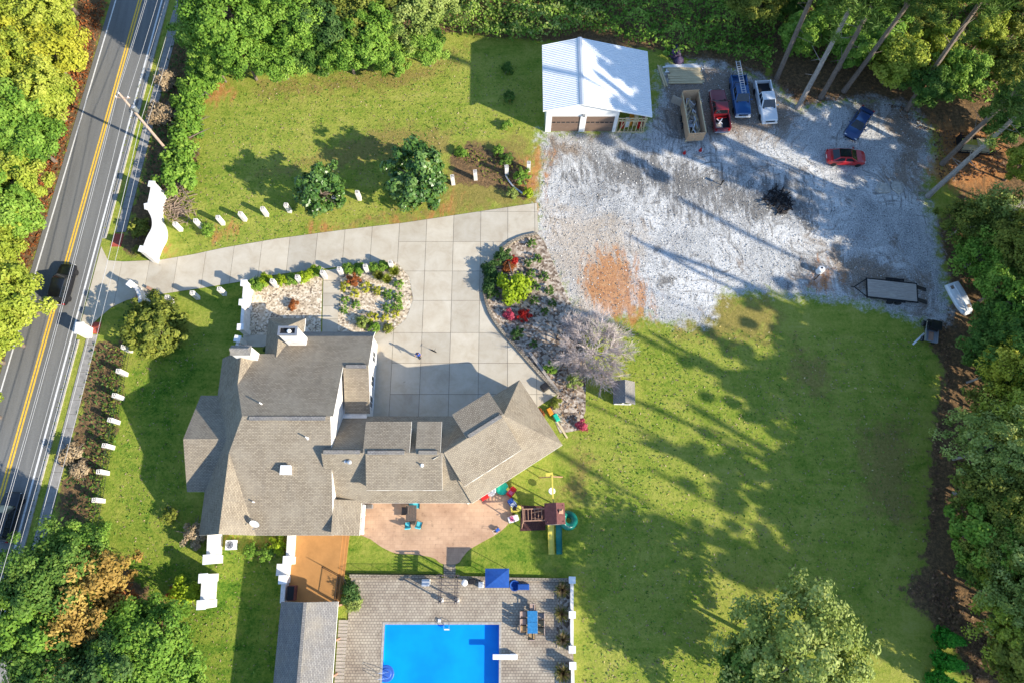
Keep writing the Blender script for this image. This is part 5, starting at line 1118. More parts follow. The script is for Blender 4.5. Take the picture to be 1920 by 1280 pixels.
MB().lathe([(.4, 0), (.5, .35), (.55, .4), (.48, .4), (.42, .28), (.02, .26)], 20).build('basin', MT['white_pl'], t); MB().lathe([(.12, .26), (.08, .55), (.02, .6)], 10).build('spout', MT['dark'], t)
q = G(941, 914, .5); t = thing('kids_table', 'round teal turtle sandbox lid at the patio corner', 'sandbox', (q.x, q.y, PZ))
MB().lathe([(.6, 0), (.68, .18), (.62, .3), (.3, .42), (.02, .45)], 24).build('lid', MT['teal'], t, smooth=True); MB().lathe([(.64, 0), (.7, .05), (.7, .16)], 24).build('basin', MT['orange'], t)
for lab, p, m in (('green plastic seat by the house gable', (1043, 783), 'teal'), ('orange toy slide by the house gable', (1031, 772), 'orange')):
    boxy('plastic_toy', lab, 'toy', p, (.45, .8, .35), m, m, .02, .5)
board_stack('long tan plank lying beside the green plastic seat', (1055, 803), math.radians(-58), 1, 2.2, 'lumber', 1)
# ---- timber playset
q = G(1041, 962, 3.0); PS = thing('playset', 'timber playset with red roof, yellow and green slides and a swing beam', 'playset', (q.x, q.y, 0), .03)
for x in (-.75, .75):
    for y in (-.75, .75): MB().box((x, y, 1.5), (.1, .1, 3.0)).build('post', MT['redstain'], PS)
for i in range(8): MB().box((-.7 + i * .2, 0, 1.5), (.18, 1.5, .04)).build('floor_board', MT['redstain'], PS)
rf = MB(); rf.add([(-1.0, -1.0, 2.85), (.1, -1.0, 3.35), (.1, 1.0, 3.35), (-1.0, 1.0, 2.85)], [(0, 1, 2, 3)]); rf.add([(.1, -1.0, 3.35), (.95, -1.0, 2.8), (.95, 1.0, 2.8), (.1, 1.0, 3.35)], [(0, 1, 2, 3)]); rf.build('roof', MT['redstain'], PS)
MB().hexa([(.3, -.1, 3.1), (.8, -.1, 2.85), (.8, .5, 2.85), (.3, .5, 3.1)], [(.4, .2, 3.45), (.6, .2, 3.4), (.6, .22, 3.4), (.4, .22, 3.45)]).build('roof_dormer', MT['pinkwood'], PS)
for x0, m in ((-.38, 'yellow'), (.38, 'green_pl')):
    s = MB(); k = 12
    for i in range(k):
        def pt(f, e): y = -.8 - 2.9 * f; z = 1.5 * (1 - f) ** 1.15 + .1 + .06 * math.sin(f * 9); return (x0 + e[0], y, z + e[1])
        f0, f1 = i / k, (i + 1) / k
        for e0, e1 in (((-.3, .18), (-.26, 0)), ((-.26, 0), (.26, 0)), ((.26, 0), (.3, .18))): s.add([pt(f0, e0), pt(f0, e1), pt(f1, e1), pt(f1, e0)], [(0, 1, 2, 3)])
    s.build('slide', MT[m], PS, smooth=True)
MB().box((0, -.95, 1.75), (1.5, .05, .5)).build('slide_canopy', MT['oldwood'], PS)
sl = MB(); pts = [(1.35 + .62 * math.cos(a), -.55 + .62 * math.sin(a), 2.1 - (a - 2.4) * .3) for a in np.linspace(2.4, 8.6, 26)]
sl.tube([(.75, .0, 2.1)] + pts, .36, 10); sl.build('tube_slide', MT['green_pl'], PS, smooth=True)
for y in (-.55, .55): MB().box((-1.9, y, 2.2), (2.4, .09, .12)).build('monkey_bar_beam', MT['pinkwood'], PS)
for i in range(7): MB().tube([(-2.9 + i * .33, -.55, 2.2), (-2.9 + i * .33, .55, 2.2)], .03, 5).build('rung', MT['pinkwood'], PS)
for y in (-1.1, 1.1): MB().tube([(-3.1, y * .55, 2.25), (-3.2, y, 0)], .06, 5).build('ladder_leg', MT['pinkwood'], PS)
MB().box((-3.05, 0, 2.25), (.1, 1.6, .1)).build('end_beam', MT['pinkwood'], PS)
MB().tube([(-1.2, .4, 1.5), (-2.2, .3, .05)], .05, 4).tube([(-1.2, -.4, 1.5), (-2.2, -.2, .05)], .05, 4).build('climb_ramp', MT['pinkwood'], PS)
MB().box((-.1, 2.2, 2.5), (.14, 2.9, .16)).build('swing_beam', MT['yellow'], PS)
for x in (-1.2, 1.1): MB().tube([(-.1, 3.55, 2.45), (x, 3.75, 0)], .06, 5).build('swing_leg', MT['pinkwood'], PS)
MB().box((-.35, 3.75, 2.5), (.7, .35, .06), .1).build('name_board', MT['yellow'], PS)
MB().lathe([(.16, 1.0), (.3, .97), (.34, 1.05), (.3, 1.12), (.16, 1.1)], 16, (-.1, 2.3, 0)).build('tyre_swing', MT['white_pl'], PS)
MB().tube([(-.1, 2.3, 1.1), (-.1, 2.3, 2.45)], .015, 4).build('rope', MT['oldwood'], PS)
T(MB().prism([(q.x - 3.3, q.y - 1.5), (q.x - .8, q.y - 1.4), (q.x - .8, q.y + .9), (q.x - 3.2, q.y + 1.0)], 0, .03).build('play_mulch', M('dark_mulch', (.10, .045, .04), .5, 6, .95, .5)), kind='structure')
# air conditioner
q = G(437, 1021); ac = thing('air_conditioner', 'square white air conditioner unit south of the house', 'air conditioner', q, .05)
MB().box((0, 0, .4), (.9, .9, .8)).build('casing', MT['white_pl'], ac, bevel=.03); MB().lathe([(.36, .81), (.36, .84), (.02, .85)], 18).build('fan_grille', MT['grey_metal'], ac)
for k in range(6): MB().box((.18 * math.cos(k * 1.05), .18 * math.sin(k * 1.05), .86), (.3, .03, .02), k * 1.05).build('grille_bar', MT['black_metal'], ac)
# signs by the drive
for lab, p, m, rz in (('short red brick edging piece behind the south entrance wall', (288, 546), 'pinkwood', -.5), ('short red brick edging piece in front of the south entrance wall', (258, 562), 'pinkwood', .9)):
    o = T(MB().box((0, 0, .2), (1.3, .25, .4), rz).box((0, 0, .43), (1.35, .3, .06), rz).build('edging_block', MT[m]), lab, 'edging', 'red edging blocks by the gate'); o.location = G(*p)
# ---- person on the drive
def person(label, loc, rz, pose, sh, tr):
    V = {'pel': (0, 0, .95), 'spn': (.02, 0, 1.2), 'chs': (.04, 0, 1.4), 'nk': (.05, 0, 1.52), 'hd': (.08, 0, 1.68),
         'hL': (0, .1, .92), 'kL': pose[0], 'aL': pose[1], 'tL': pose[2], 'hR': (0, -.1, .92), 'kR': pose[3], 'aR': pose[4], 'tR': pose[5],
         'sL': (.03, .19, 1.42), 'eL': pose[6], 'wL': pose[7], 'sR': (.03, -.19, 1.42), 'eR': pose[8], 'wR': pose[9]}
    E = [('pel', 'spn'), ('spn', 'chs'), ('chs', 'nk'), ('nk', 'hd'), ('pel', 'hL'), ('hL', 'kL'), ('kL', 'aL'), ('aL', 'tL'), ('pel', 'hR'), ('hR', 'kR'), ('kR', 'aR'), ('aR', 'tR'), ('chs', 'sL'), ('sL', 'eL'), ('eL', 'wL'), ('chs', 'sR'), ('sR', 'eR'), ('eR', 'wR')]
    Rr = {'pel': .15, 'spn': .14, 'chs': .16, 'nk': .06, 'hd': .1, 'hL': .1, 'hR': .1, 'kL': .065, 'kR': .065, 'aL': .045, 'aR': .045, 'tL': .04, 'tR': .04, 'sL': .075, 'sR': .075, 'eL': .05, 'eR': .05, 'wL': .035, 'wR': .035}
    for s_ in ('L', 'R'):
        w_, e_ = Vector(V['w' + s_]), Vector(V['e' + s_]); d = (w_ - e_).normalized(); sd = d.cross(Vector((0, 0, 1))).normalized() if abs(d.z) < .95 else Vector((1, 0, 0))
        palm = w_ + d * .08; V['p' + s_] = palm; Rr['p' + s_] = .032; E.append(('w' + s_, 'p' + s_))
        for i, (o_, ln) in enumerate(((-.03, .06), (-.01, .075), (.01, .08), (.03, .07))):
            V['f%d%s' % (i, s_)] = palm + sd * o_ + d * ln; Rr['f%d%s' % (i, s_)] = .009; E.append(('p' + s_, 'f%d%s' % (i, s_)))
        V['th' + s_] = w_ + d * .06 + sd * .055; Rr['th' + s_] = .01; E.append(('w' + s_, 'th' + s_))
    ks = list(V); me = bpy.data.meshes.new('person'); me.from_pydata([tuple(V[k]) for k in ks], [(ks.index(a), ks.index(b)) for a, b in E], [])
    for m in (MT['skin'], MT[sh], MT[tr]): me.materials.append(m)
    o = link('person', me); o.location = loc; o.rotation_euler = (0, 0, rz)
    sk_ = o.modifiers.new('skin', 'SKIN')
    for i, k in enumerate(ks): me.skin_vertices[0].data[i].radius = (Rr[k], Rr[k])
    me.skin_vertices[0].data[ks.index('pel')].use_root = True
    o.modifiers.new('sub', 'SUBSURF').levels = 1; o.modifiers['sub'].render_levels = 2
    T(o, label, 'person')
    # clothing shells and hair
    def shell(name, chain, rr, m): MB().tube([V[k] if isinstance(k, str) else k for k in chain], rr, 10).build(name, m, o, smooth=True)
    shell('shirt', ['pel', 'spn', 'chs', (.05, 0, 1.47)], [.175, .17, .2, .1], MT[sh])
    for s_ in 'LR':
        shell('sleeve', ['chs', 's' + s_, tuple((Vector(V['s' + s_]) + Vector(V['e' + s_])) / 2)], [.12, .1, .075], MT[sh])
        shell('trouser_leg', ['pel', 'h' + s_, 'k' + s_, 'a' + s_], [.14, .125, .085, .07], MT[tr])
        shell('shoe', ['a' + s_, tuple(Vector(V['t' + s_]) * 1.0)], [.055, .05], MT['dark'])
    hd = Vector(V['hd']); MB().lathe([(.1, -.02), (.118, .04), (.1, .1), (.05, .14), (.01, .15)], 14, hd + Vector((-.02, 0, 0))).build('hair', MT['hair'], o, smooth=True)
    fc = MB().lathe([(.02, 0), (.012, .03)], 6, hd + Vector((.105, 0, -.02))); fc.build('nose', MT['skin'], o)
    for y in (-.035, .035): MB().box(hd + Vector((.095, y, .02)), (.012, .022, .01)).build('eye', MT['dark'], o)
    MB().box(hd + Vector((.095, 0, -.055)), (.012, .045, .01)).build('mouth', MT['red'], o)
    for y in (-.105, .105): MB().box(hd + Vector((0, y, 0)), (.04, .02, .06)).build('ear', MT['skin'], o)
walk = [(.12, .1, .5), (.05, .1, .08), (.2, .11, .05), (.02, -.1, .5), (-.2, -.1, .12), (-.08, -.11, .05), (-.1, .24, 1.17), (-.05, .27, .93), (.12, -.24, 1.17), (.3, -.22, 1.0)]
q = G(787, 670, .05); person('person in a blue shirt and dark trousers walking on the driveway', (q.x, q.y, .055), -2.0, walk, 'bluecloth', 'darkcloth')
q = G(813, 658, .05); sc_ = thing('kick_scooter', 'small dark kick scooter standing on the driveway near the person', 'scooter', (q.x, q.y, .056), -.5)
MB().box((0, 0, .1), (.55, .12, .03)).build('footboard', MT['black_metal'], sc_); MB().tube([(.3, 0, .1), (.24, 0, .85)], .018, 6).tube([(.24, -.2, .85), (.24, .2, .85)], .015, 6).build('handlebar', MT['black_metal'], sc_)
for x in (-.3, .32): wheel(sc_, x, .02, .08, .04)
# ================================================================ plants
def leaf_mesh(name, pos, nrm, size, var, asp=1.5):
    N_ = len(pos); rd = rng.normal(size=(N_, 3))
    nrm = nrm / (np.linalg.norm(nrm, axis=1, keepdims=True) + 1e-9)
    t = np.cross(nrm, rd); t /= (np.linalg.norm(t, axis=1, keepdims=True) + 1e-9); b = np.cross(nrm, t)
    s = size[:, None]; L = t * s * asp / 2; Wd = b * s / 2
    v = np.stack([pos - L, pos + Wd * .9 - L * .1, pos + L, pos - Wd * .9 - L * .1], 1).reshape(-1, 3)
    return quads(name, v, var)
def quads(name, v, var):
    N_ = len(v) // 4; me = bpy.data.meshes.new(name)
    me.vertices.add(len(v)); me.vertices.foreach_set('co', v.astype(np.float32).ravel())
    me.loops.add(4 * N_); me.loops.foreach_set('vertex_index', np.arange(4 * N_))
    me.polygons.add(N_); me.polygons.foreach_set('loop_start', np.arange(0, 4 * N_, 4)); me.polygons.foreach_set('loop_total', np.full(N_, 4))
    a = me.attributes.new('var', 'FLOAT', 'FACE'); a.data.foreach_set('value', np.clip(var, 0, 1).astype(np.float32))
    me.materials.append(None); me.update(); return me
def crown(name, R_, n_, leaf, clumps, cr, low=-.45, shape='ell', fill=.35, vspread=.5):
    R_ = np.array(R_); d = rng.normal(size=(clumps * 3, 3)); d /= np.linalg.norm(d, axis=1, keepdims=True); d = d[d[:, 2] > low][:clumps]
    k = len(d); rad = 1 - fill * rng.random(k) ** 1.5; C_ = d * R_ * rad[:, None] * (1 + .16 * rng.normal(size=(k, 1)))
    if shape == 'cone':
        z = (d[:, 2] - low) / (1 - low); C_[:, :2] = d[:, :2] / (np.linalg.norm(d[:, :2], axis=1, keepdims=True) + .01) * (R_[:2] * (1 - z)[:, None] * (.55 + .45 * rng.random((k, 1))))
        C_[:, 2] = (z * 2 - 1) * R_[2]
    crs = cr * (.6 + .8 * rng.random(k)); cv = rng.random(k)
    i = rng.integers(0, k, n_); o = rng.normal(size=(n_, 3)); o /= np.linalg.norm(o, axis=1, keepdims=True); rr = rng.random(n_) ** .45
    o[:, 2] *= .7; pos = C_[i] + o * (crs[i] * rr)[:, None]
    nrm = o * .7 + d[i] * .5 + np.array([0, 0, .55]) + rng.normal(size=(n_, 3)) * .45
    var = cv[i] * vspread + rng.random(n_) * (1 - vspread)
    return leaf_mesh(name, pos, nrm, leaf * (.6 + .8 * rng.random(n_)), var)
def twigs(m, base, d, L, r, depth, rr, spread=.55, n_=3, up=.12):
    end = base + d * L; mid = base + d * L * .5 + Vector((rr.gauss(0, .06), rr.gauss(0, .06), rr.gauss(0, .05))) * L
    m.tube([base, mid, end], [r, r * .8, r * .62], 3 if depth < 3 else 5)
    if depth == 0: return
    for k in range(n_):
        nd = (d + Vector((rr.gauss(0, spread), rr.gauss(0, spread), rr.gauss(up, spread * .6)))).normalized()
        st = base + d * L * rr.uniform(.45, 1.0); twigs(m, st, nd, L * rr.uniform(.6, .85), r * .58, depth - 1, rr, spread, n_, up)
def trunk_mesh(name, seed, mat, limbs=6, r=.2):
    """unit-height trunk with limbs reaching into the crown"""
    m = MB(); rr = random.Random(seed)
    p = [Vector((0, 0, -.02))]
    for i in range(1, 6): p.append(Vector((rr.gauss(0, .015), rr.gauss(0, .015), i / 5)))
    m.tube(p, [r * 1.25, r, r * .9, r * .78, r * .6, r * .35], 8)
    for k in range(limbs):
        a = rr.uniform(0, 6.28); z = rr.uniform(.45, .95); q = Vector((0, 0, z)); e = Vector((math.cos(a) * 2.0, math.sin(a) * 2.0, .22)) * rr.uniform(.6, 1.1)
        m.tube([q, q + e * .5 + Vector((0, 0, .05)), q + e], [r * .45, r * .3, r * .1], 5)
    me = bpy.data.meshes.new(name); me.from_pydata([tuple(v) for v in m.v], [], m.f); me.materials.append(MT[mat]); return me
CR = {
 'broadA': crown('crown_broad', (3.3, 3.1, 2.9), 15000, .215, 80, .85), 'broadB': crown('crown_broad', (3.6, 3.0, 2.6), 15000, .22, 72, .9), 'broadC': crown('crown_broad', (3.0, 3.3, 3.2), 15000, .21, 90, .75),
 'bigA': crown('crown_big', (5.2, 4.8, 4.2), 26000, .24, 150, 1.05), 'bigB': crown('crown_big', (4.8, 5.3, 4.6), 26000, .25, 130, 1.15),
 'airy': crown('crown_airy', (3.6, 3.4, 3.0), 7000, .2, 80, .8, fill=.6), 'airybig': crown('crown_airy', (5.6, 5.2, 4.4), 20000, .21, 190, .9, fill=.5),
 'shade': crown('crown_shade', (5.4, 5.0, 5.8), 4200, .5, 34, .95, low=-.95, fill=.75),
 'magA': crown('crown_magnolia', (2.7, 2.7, 2.9), 6800, .27, 90, .6, low=-.8, shape='ell', fill=.25), 'magB': crown('crown_magnolia', (3.2, 2.9, 2.8), 8500, .27, 110, .6, low=-.8, fill=.25),
 'shrubA': crown('crown_shrub', (1.25, 1.2, 1.0), 1900, .17, 34, .42), 'shrubB': crown('crown_shrub', (1.4, 1.1, .9), 1900, .18, 28, .46), 'shrubC': crown('crown_shrub', (1.1, 1.2, 1.15), 1700, .16, 30, .4),
 'bush': crown('crown_bush', (2.9, 2.8, 2.2), 9500, .22, 150, .5, low=-.7, fill=.25), 'ball': crown('crown_ball', (.42, .42, .38), 420, .09, 26, .12, low=-.7, fill=.15, vspread=.3), 'small': crown('crown_small', (.6, .55, .5), 520, .13, 18, .22),
 'cone': crown('crown_cone', (1.15, 1.15, 1.6), 3400, .15, 120, .28, low=-.95, shape='cone'),
}
def pine_crown(name, n_t, R_, z0, z1, seed):
    rr = np.random.default_rng(seed); vs, va = [], []
    for i in range(n_t):
        a = rr.uniform(0, 6.28); f = rr.random(); z = z0 + (z1 - z0) * f; rad = R_ * (1 - f * .75) * (rr.random() ** .5)
        c = np.array([rad * math.cos(a), rad * math.sin(a), z]); cv = rr.random()
        k = 90; d = rr.normal(size=(k, 3)); d /= np.linalg.norm(d, axis=1, keepdims=True); d[:, 2] = np.abs(d[:, 2]) * .7 + .05; L = .75 * (.6 + .6 * rr.random(k))[:, None]
        o = c + rr.normal(size=(k, 3)) * .22; s = np.cross(d, rr.normal(size=(k, 3))); s /= np.linalg.norm(s, axis=1, keepdims=True); s *= .045
        vs.append(np.stack([o - s, o + s, o + d * L + s * .4, o + d * L - s * .4], 1).reshape(-1, 3)); va.append(cv * .6 + rr.random(k) * .4)
    return quads(name, np.concatenate(vs), np.concatenate(va))
PC = [pine_crown('pine_crown', 95, 3.4, 11.5, 25, s) for s in (1, 2)]
TR = [trunk_mesh('trunk', 1, 'bark'), trunk_mesh('trunk', 2, 'bark', 7), trunk_mesh('trunk', 3, 'palebark', 9, .16)]
def addcrown(root, key, mat, loc, sc, rz):
    me = CR[key] if isinstance(key, str) else key
    o = link('crown', me, root); o.location = loc; o.scale = sc if hasattr(sc, '__len__') else (sc,) * 3; o.rotation_euler = (0, 0, rz)
    o.material_slots[0].link = 'OBJECT'; o.material_slots[0].material = LM[mat]; return o
def tree(name, label, px, hc, key, mat, sc=1.0, group=None, cat='tree', tk=0, xy=None):
    p = G(px[0], px[1], hc) if xy is None else Vector((*xy, 0))
    t = thing(name, label, cat, (p.x, p.y, 0), 0, group)
    tr = link('trunk', TR[tk], t); s_ = sc * (1.3 if 'big' in key else 1); tr.scale = (s_, s_, hc * 1.05); tr.rotation_euler = (0, 0, RN.uniform(0, 6))
    addcrown(t, key, mat, (0, 0, hc), tuple(sc * RN.uniform(.92, 1.08) for _ in range(3)), RN.uniform(0, 6.28))
    return t
# ---- wood west of the road
LW = [(118,38,'yellowgreen'),(62,28,'yellowgreen'),(22,85,'golden'),(128,105,'golden'),(82,118,'yellowgreen'),(30,165,'yellowgreen'),(112,180,'yellowgreen'),(66,232,'bright'),(8,245,'bright'),(92,262,'bright'),(28,318,'bright'),(70,335,'yellowgreen'),(48,392,'bright'),(2,400,'yellowgreen'),(6,470,'yellowgreen'),(20,540,'yellowgreen'),(-28,515,'bright'),(42,556,'yellowgreen'),(4,615,'yellowgreen'),(-34,650,'yellowgreen'),(-42,310,'yellowgreen'),(-20,170,'yellowgreen'),(-40,60,'golden'),(70,-42,'yellowgreen'),(128,-40,'yellowgreen'),(10,-10,'golden'),(-60,420,'olive'),(-70,560,'bright'),(-45,760,'yellowgreen')]
WLAB = {'golden': 'golden yellow autumn tree in the wood west of the road', 'yellowgreen': 'yellow green tree in the wood west of the road', 'bright': 'fresh green tree in the wood west of the road', 'olive': 'olive green tree in the wood west of the road'}
for i, (u, v, m) in enumerate(LW):
    tree('broadleaf_tree', WLAB[m], (u - 36, v), RN.uniform(3.6, 6.0), RN.choice(('broadA', 'broadB', 'broadC')), m, RN.uniform(.8, 1.08), 'trees in the wood west of the road')
# ---- trees along the north edge of the lawn
NT_ = [(432,28,8.5,'bigA','bright',.82),(395,-60,10,'bigB','bright',.8),(388,70,5,'broadB','bright',.85),(455,100,4.6,'broadA','bright',.78),(402,118,3.4,'broadC','bright',.6),(540,30,7,'bigB','bright',.78),(520,105,4,'broadB','bright',.85),(560,90,4,'broadC','mid',.75),(610,40,6,'broadA','dark',1.0),(600,100,3.6,'broadA','mid',.75),(660,20,6,'broadB','olive',.95),(650,95,4,'broadB','bright',.8),(700,70,5,'broadC','bright',.9),(735,110,3.2,'broadA','bright',.62),(772,40,5,'airy','grey',.95),(800,85,3.6,'broadB','bright',.65),(700,-25,7,'bigA','olive',.7),(500,-40,7,'bigB','bright',.8),(600,-40,7,'bigA','mid',.8),(380,-20,6,'broadA','bright',1.0),(800,0,6,'broadA','grey',.9)]
for i, (u, v, h, k, m, s) in enumerate(NT_):
    nm = {'bright': 'bright green', 'mid': 'mid green', 'dark': 'dark shaded green', 'olive': 'olive green', 'grey': 'pale grey green'}[m]
    where = 'at the road corner' if u < 480 else 'above the north lawn' if u < 680 else 'towards the garage'
    tree('broadleaf_tree', '%s tree %s, %s crown' % (nm, where, 'wide' if 'big' in k else 'loose' if k == 'airy' else 'small' if s < .8 else 'rounded'), (u, v), h, k, m, s, 'trees along the north lawn edge')
# bare branches poking out of the northern trees
for j, p in enumerate(((735, 40), (760, 70), (690, 15))):
    m = MB(); rr = random.Random(20 + j); twigs(m, Vector((0, 0, 1)), Vector((rr.uniform(-.2, .3), -.25, .9)).normalized(), 2.6, .12, 4, rr, .42, 3)
    t = thing('bare_tree', ['leafless grey tree among the northern trees, middle one', 'leafless grey tree among the northern trees, nearest the lawn', 'leafless grey tree among the northern trees, farthest from the garage'][j], 'tree', G(*p)); m.tube([(0, 0, -.1), (0, 0, 1.2)], [.2, .13], 6); m.build('branches', MT['twig'], t)
# ---- hedge of shrubs beside the road
for i, (u, v, s) in enumerate(((378,128,1.15),(368,160,1.2),(352,190,1.1),(362,205,1.0),(350,232,1.25),(347,262,1.3),(335,300,1.2),(330,338,1.35),(345,325,1.0),(392,150,.9))):
    tree('hedge_shrub', '%s bright green shrub of the hedge by the utility pole, from the north' % ORD[min(i, 11)], (u, v), 1.0, RN.choice(('shrubA', 'shrubB', 'shrubC')), 'bright', s * 1.15, 'bright green hedge shrubs by the pole', 'shrub')
# ---- magnolias and the big round bush
tree('magnolia_tree', 'glossy green magnolia west of the other, beside the drive pillars', (600, 358), 2.9, 'magA', 'magnolia', .92)
tree('magnolia_tree', 'larger glossy dark green magnolia nearest the yard beside the drive', (775, 328), 2.9, 'magB', 'magnolia', 1.12)
tree('round_bush', 'big rounded olive green bush by the south entrance wall', (291, 612), 2.0, 'bush', 'olive', .98, cat='bush')
# ---- lower left trees
for (u, v, h, k, m, s, lab) in ((95,1080,6,'bigA','mid',.78,'broad green tree overhanging the sidewalk at lower left'),(60,1165,5,'broadA','bright',1.1,'green tree at lower left just above the road corner'),(165,1100,5,'airy','orange',1.05,'orange brown autumn tree amid green trees at lower left'),(140,1165,4.6,'airy','orange',1.0,'orange autumn tree low at lower left beside the road'),(150,1030,4,'broadC','bright',.75,'small green tree at the end of the pillar row'),(150,1120,3.6,'broadA','bright',.95,'green tree under the orange autumn trees at lower left'),(215,1130,3.2,'airy','rust',.6,'small rust red tree at the orange tree edge'),
      (270,1215,4.6,'bigB','bright',.72,'wide bright green tree at the bottom left of the lawn'),(210,1250,5,'broadA','dark',.95,'dark green tree left of the wide bright tree at bottom'),(90,1255,5,'broadB','mid',1.0,'green tree at the bottom left picture corner'),(300,1290,4,'broadB','bright',.9,'green tree cut off by the bottom edge at lower left')):
    tree('broadleaf_tree', lab, (u, v), h, k, m, s, 'trees at the lower left corner')
# ---- understory trees north-east, behind the yard
NE = [(1420,30,'olive'),(1500,90,'bright'),(1560,60,'bright'),(1600,120,'bright'),(1650,90,'bright'),(1690,140,'yellowgreen'),(1720,60,'olive'),(1770,110,'yellowgreen'),(1800,170,'bright'),(1850,90,'yellowgreen'),(1900,150,'olive'),(1890,250,'mid'),(1560,-10,'olive'),(1660,10,'mid'),(1760,0,'yellowgreen'),(1860,10,'mid'),(1930,60,'olive'),(1480,10,'mid'),(1740,190,'mid'),(1930,330,'yellowgreen')]
for u, v, m in NE: tree('understory_tree', {'olive': 'olive', 'mid': 'dark green', 'bright': 'fresh green', 'yellowgreen': 'yellow green'}[m] + ' young tree beneath the pines behind the yard', (u, v - 28), RN.uniform(2.6, 4.2), RN.choice(('broadA', 'broadB', 'broadC')), m, RN.uniform(.62, .85), 'young trees beneath the pines')
# ---- pines
PINES = [((1495,205),(1590,20),'pale pine trunk rising beside the white pickup'),((1537,185),(1640,0),'second pine trunk right of the white pickup'),((1580,172),(1668,55),'thin dark pine trunk behind the navy car'),((1456,146),(1520,4),'shaggy vine clad pine trunk just behind the white pickup'),((1700,206),(1842,0),'tall pine trunk between the navy car and the lumber trailer'),((1768,309),(1906,171),'leaning pine trunk crossing above the lumber trailer'),((1740,370),(1902,220),'bare leaning pine trunk nearest the concrete lumps')]
for i, (a, b, lab) in enumerate(PINES):
    D = math.hypot(a[0] - 960, a[1] - 1050); d = math.hypot(b[0] - a[0], b[1] - a[1]); z = 70 * d / (D + d)
    p0 = G(*a); p1 = G(b[0], b[1], z); ax = (p1 - p0) / z
    t = thing('pine_tree', lab, 'pine tree', p0); hh = 25
    m = MB(); m.tube([ax * (hh * f) + Vector((math.sin(f * 5 + i) * .12, math.cos(f * 4 + i) * .1, 0)) for f in (0, .04, .2, .4, .6, .8, 1)], [.36, .3, .27, .24, .2, .14, .05], 9)
    rr = random.Random(i)
    for k in range(26):
        f = rr.uniform(.18, .95); q = ax * hh * f; e = Vector((rr.gauss(0, 1), rr.gauss(0, 1), .25)).normalized() * rr.uniform(.8, 2.4); m.tube([q, q + e], [.05, .015], 4)
    m.build('trunk', MT['palebark' if i in (0, 6) else 'bark'], t)
    c = addcrown(t, PC[i % 2], 'pine', (0, 0, 0), 1, i); c.matrix_basis = Matrix(((1, 0, ax.x, 0), (0, 1, ax.y, 0), (0, 0, 1, 0), (0, 0, 0, 1))) @ Matrix.Rotation(i, 4, 'Z')
for j, (u, v) in enumerate(((1905,330),(1925,420),(1940,120),(1700,-60),(1960,560))):
    p = G(u, v); t = thing('pine_tree', 'tall pine in the wood at the right edge of the yard', 'pine tree', p, 0, 'pines at the right picture edge')
    MB().tube([(0, 0, 0), (.1, .1, 12), (.3, 0, 24)], [.3, .22, .06], 8).build('trunk', MT['bark'], t); addcrown(t, PC[j % 2], 'pine', (0, 0, -1), 1, j * 1.3)
# ---- wood along the right edge
RW = [(1800,420,3,'olive','airy',.8),(1850,400,3.5,'grey','airy',.9),(1890,450,4.5,'olive','broadA',.9),(1830,480,3,'bright','airy',.9),(1870,540,4,'bright','broadB',.85),(1905,590,5,'bright','broadC',.95),(1865,610,4,'mid','broadA',.9),(1830,650,4,'mid','broadB',.8),(1900,655,6,'mid','broadC',1.0),(1857,688,6,'golden','airy',.75),(1900,740,5,'yellowgreen','airy',1.0),(1850,770,4,'olive','airy',.9),(1845,840,7,'grey','airybig',.7),(1905,820,7,'yellowgreen','airybig',.75),(1820,915,5,'olive','airy',1.0),(1870,930,6,'olive','airybig',.7),(1910,980,6,'bright','broadB',1.0),(1830,1000,5,'bright','broadA',.95),(1880,1040,6,'olive','airybig',.7),(1825,1060,3,'mid','broadC',.75),(1880,1100,5,'yellowgreen','airy',1.0),(1910,1110,7,'grey','airybig',.7),(1915,1175,6,'yellowgreen','airybig',.75),(1915,1250,6,'olive','broadA',1.0),(1935,1265,5,'bright','airy',1.0),(1950,700,6,'bright','bigA',.9),(1960,900,6,'olive','bigB',.9),(1960,1050,6,'bright','bigA',.9),(1960,1200,6,'olive','bigB',.9),(1950,500,6,'olive','bigA',.8)]
for u, v, h, m, k, s in RW:
    u += 30 if v > 600 else 12
    w_ = 'beside the overturned boat' if v < 620 else 'in the wood right of the upper lawn' if v < 900 else 'in the wood right of the lower lawn'
    tree('wood_tree', '%s %s tree %s' % ({'olive': 'olive', 'grey': 'pale grey green', 'mid': 'deep green', 'bright': 'leafy green', 'golden': 'glowing golden yellow', 'yellowgreen': 'yellow green'}[m], 'open' if 'airy' in k else 'leafy', w_), (u, v), h, k, m, s, 'trees of the wood along the right edge', tk=2 if 'airy' in k else 1)
for j, (u, v) in enumerate(((1850,835),(1900,800),(1870,1060),(1905,1090),(1830,440))):
    m = MB(); rr = random.Random(50 + j); twigs(m, Vector((0, 0, 2.2)), Vector((rr.uniform(-.3, .2), rr.uniform(-.2, .2), .9)).normalized(), 2.4, .12, 4, rr, .5, 3)
    t = thing('bare_tree', 'pale leafless tree standing in the wood along the right edge', 'tree', G(u, v), 0, 'leafless trees in the right wood'); m.tube([(0, 0, -.1), (0, 0, 2.3)], [.22, .13], 6); m.build('branches', MT['twig'], t)
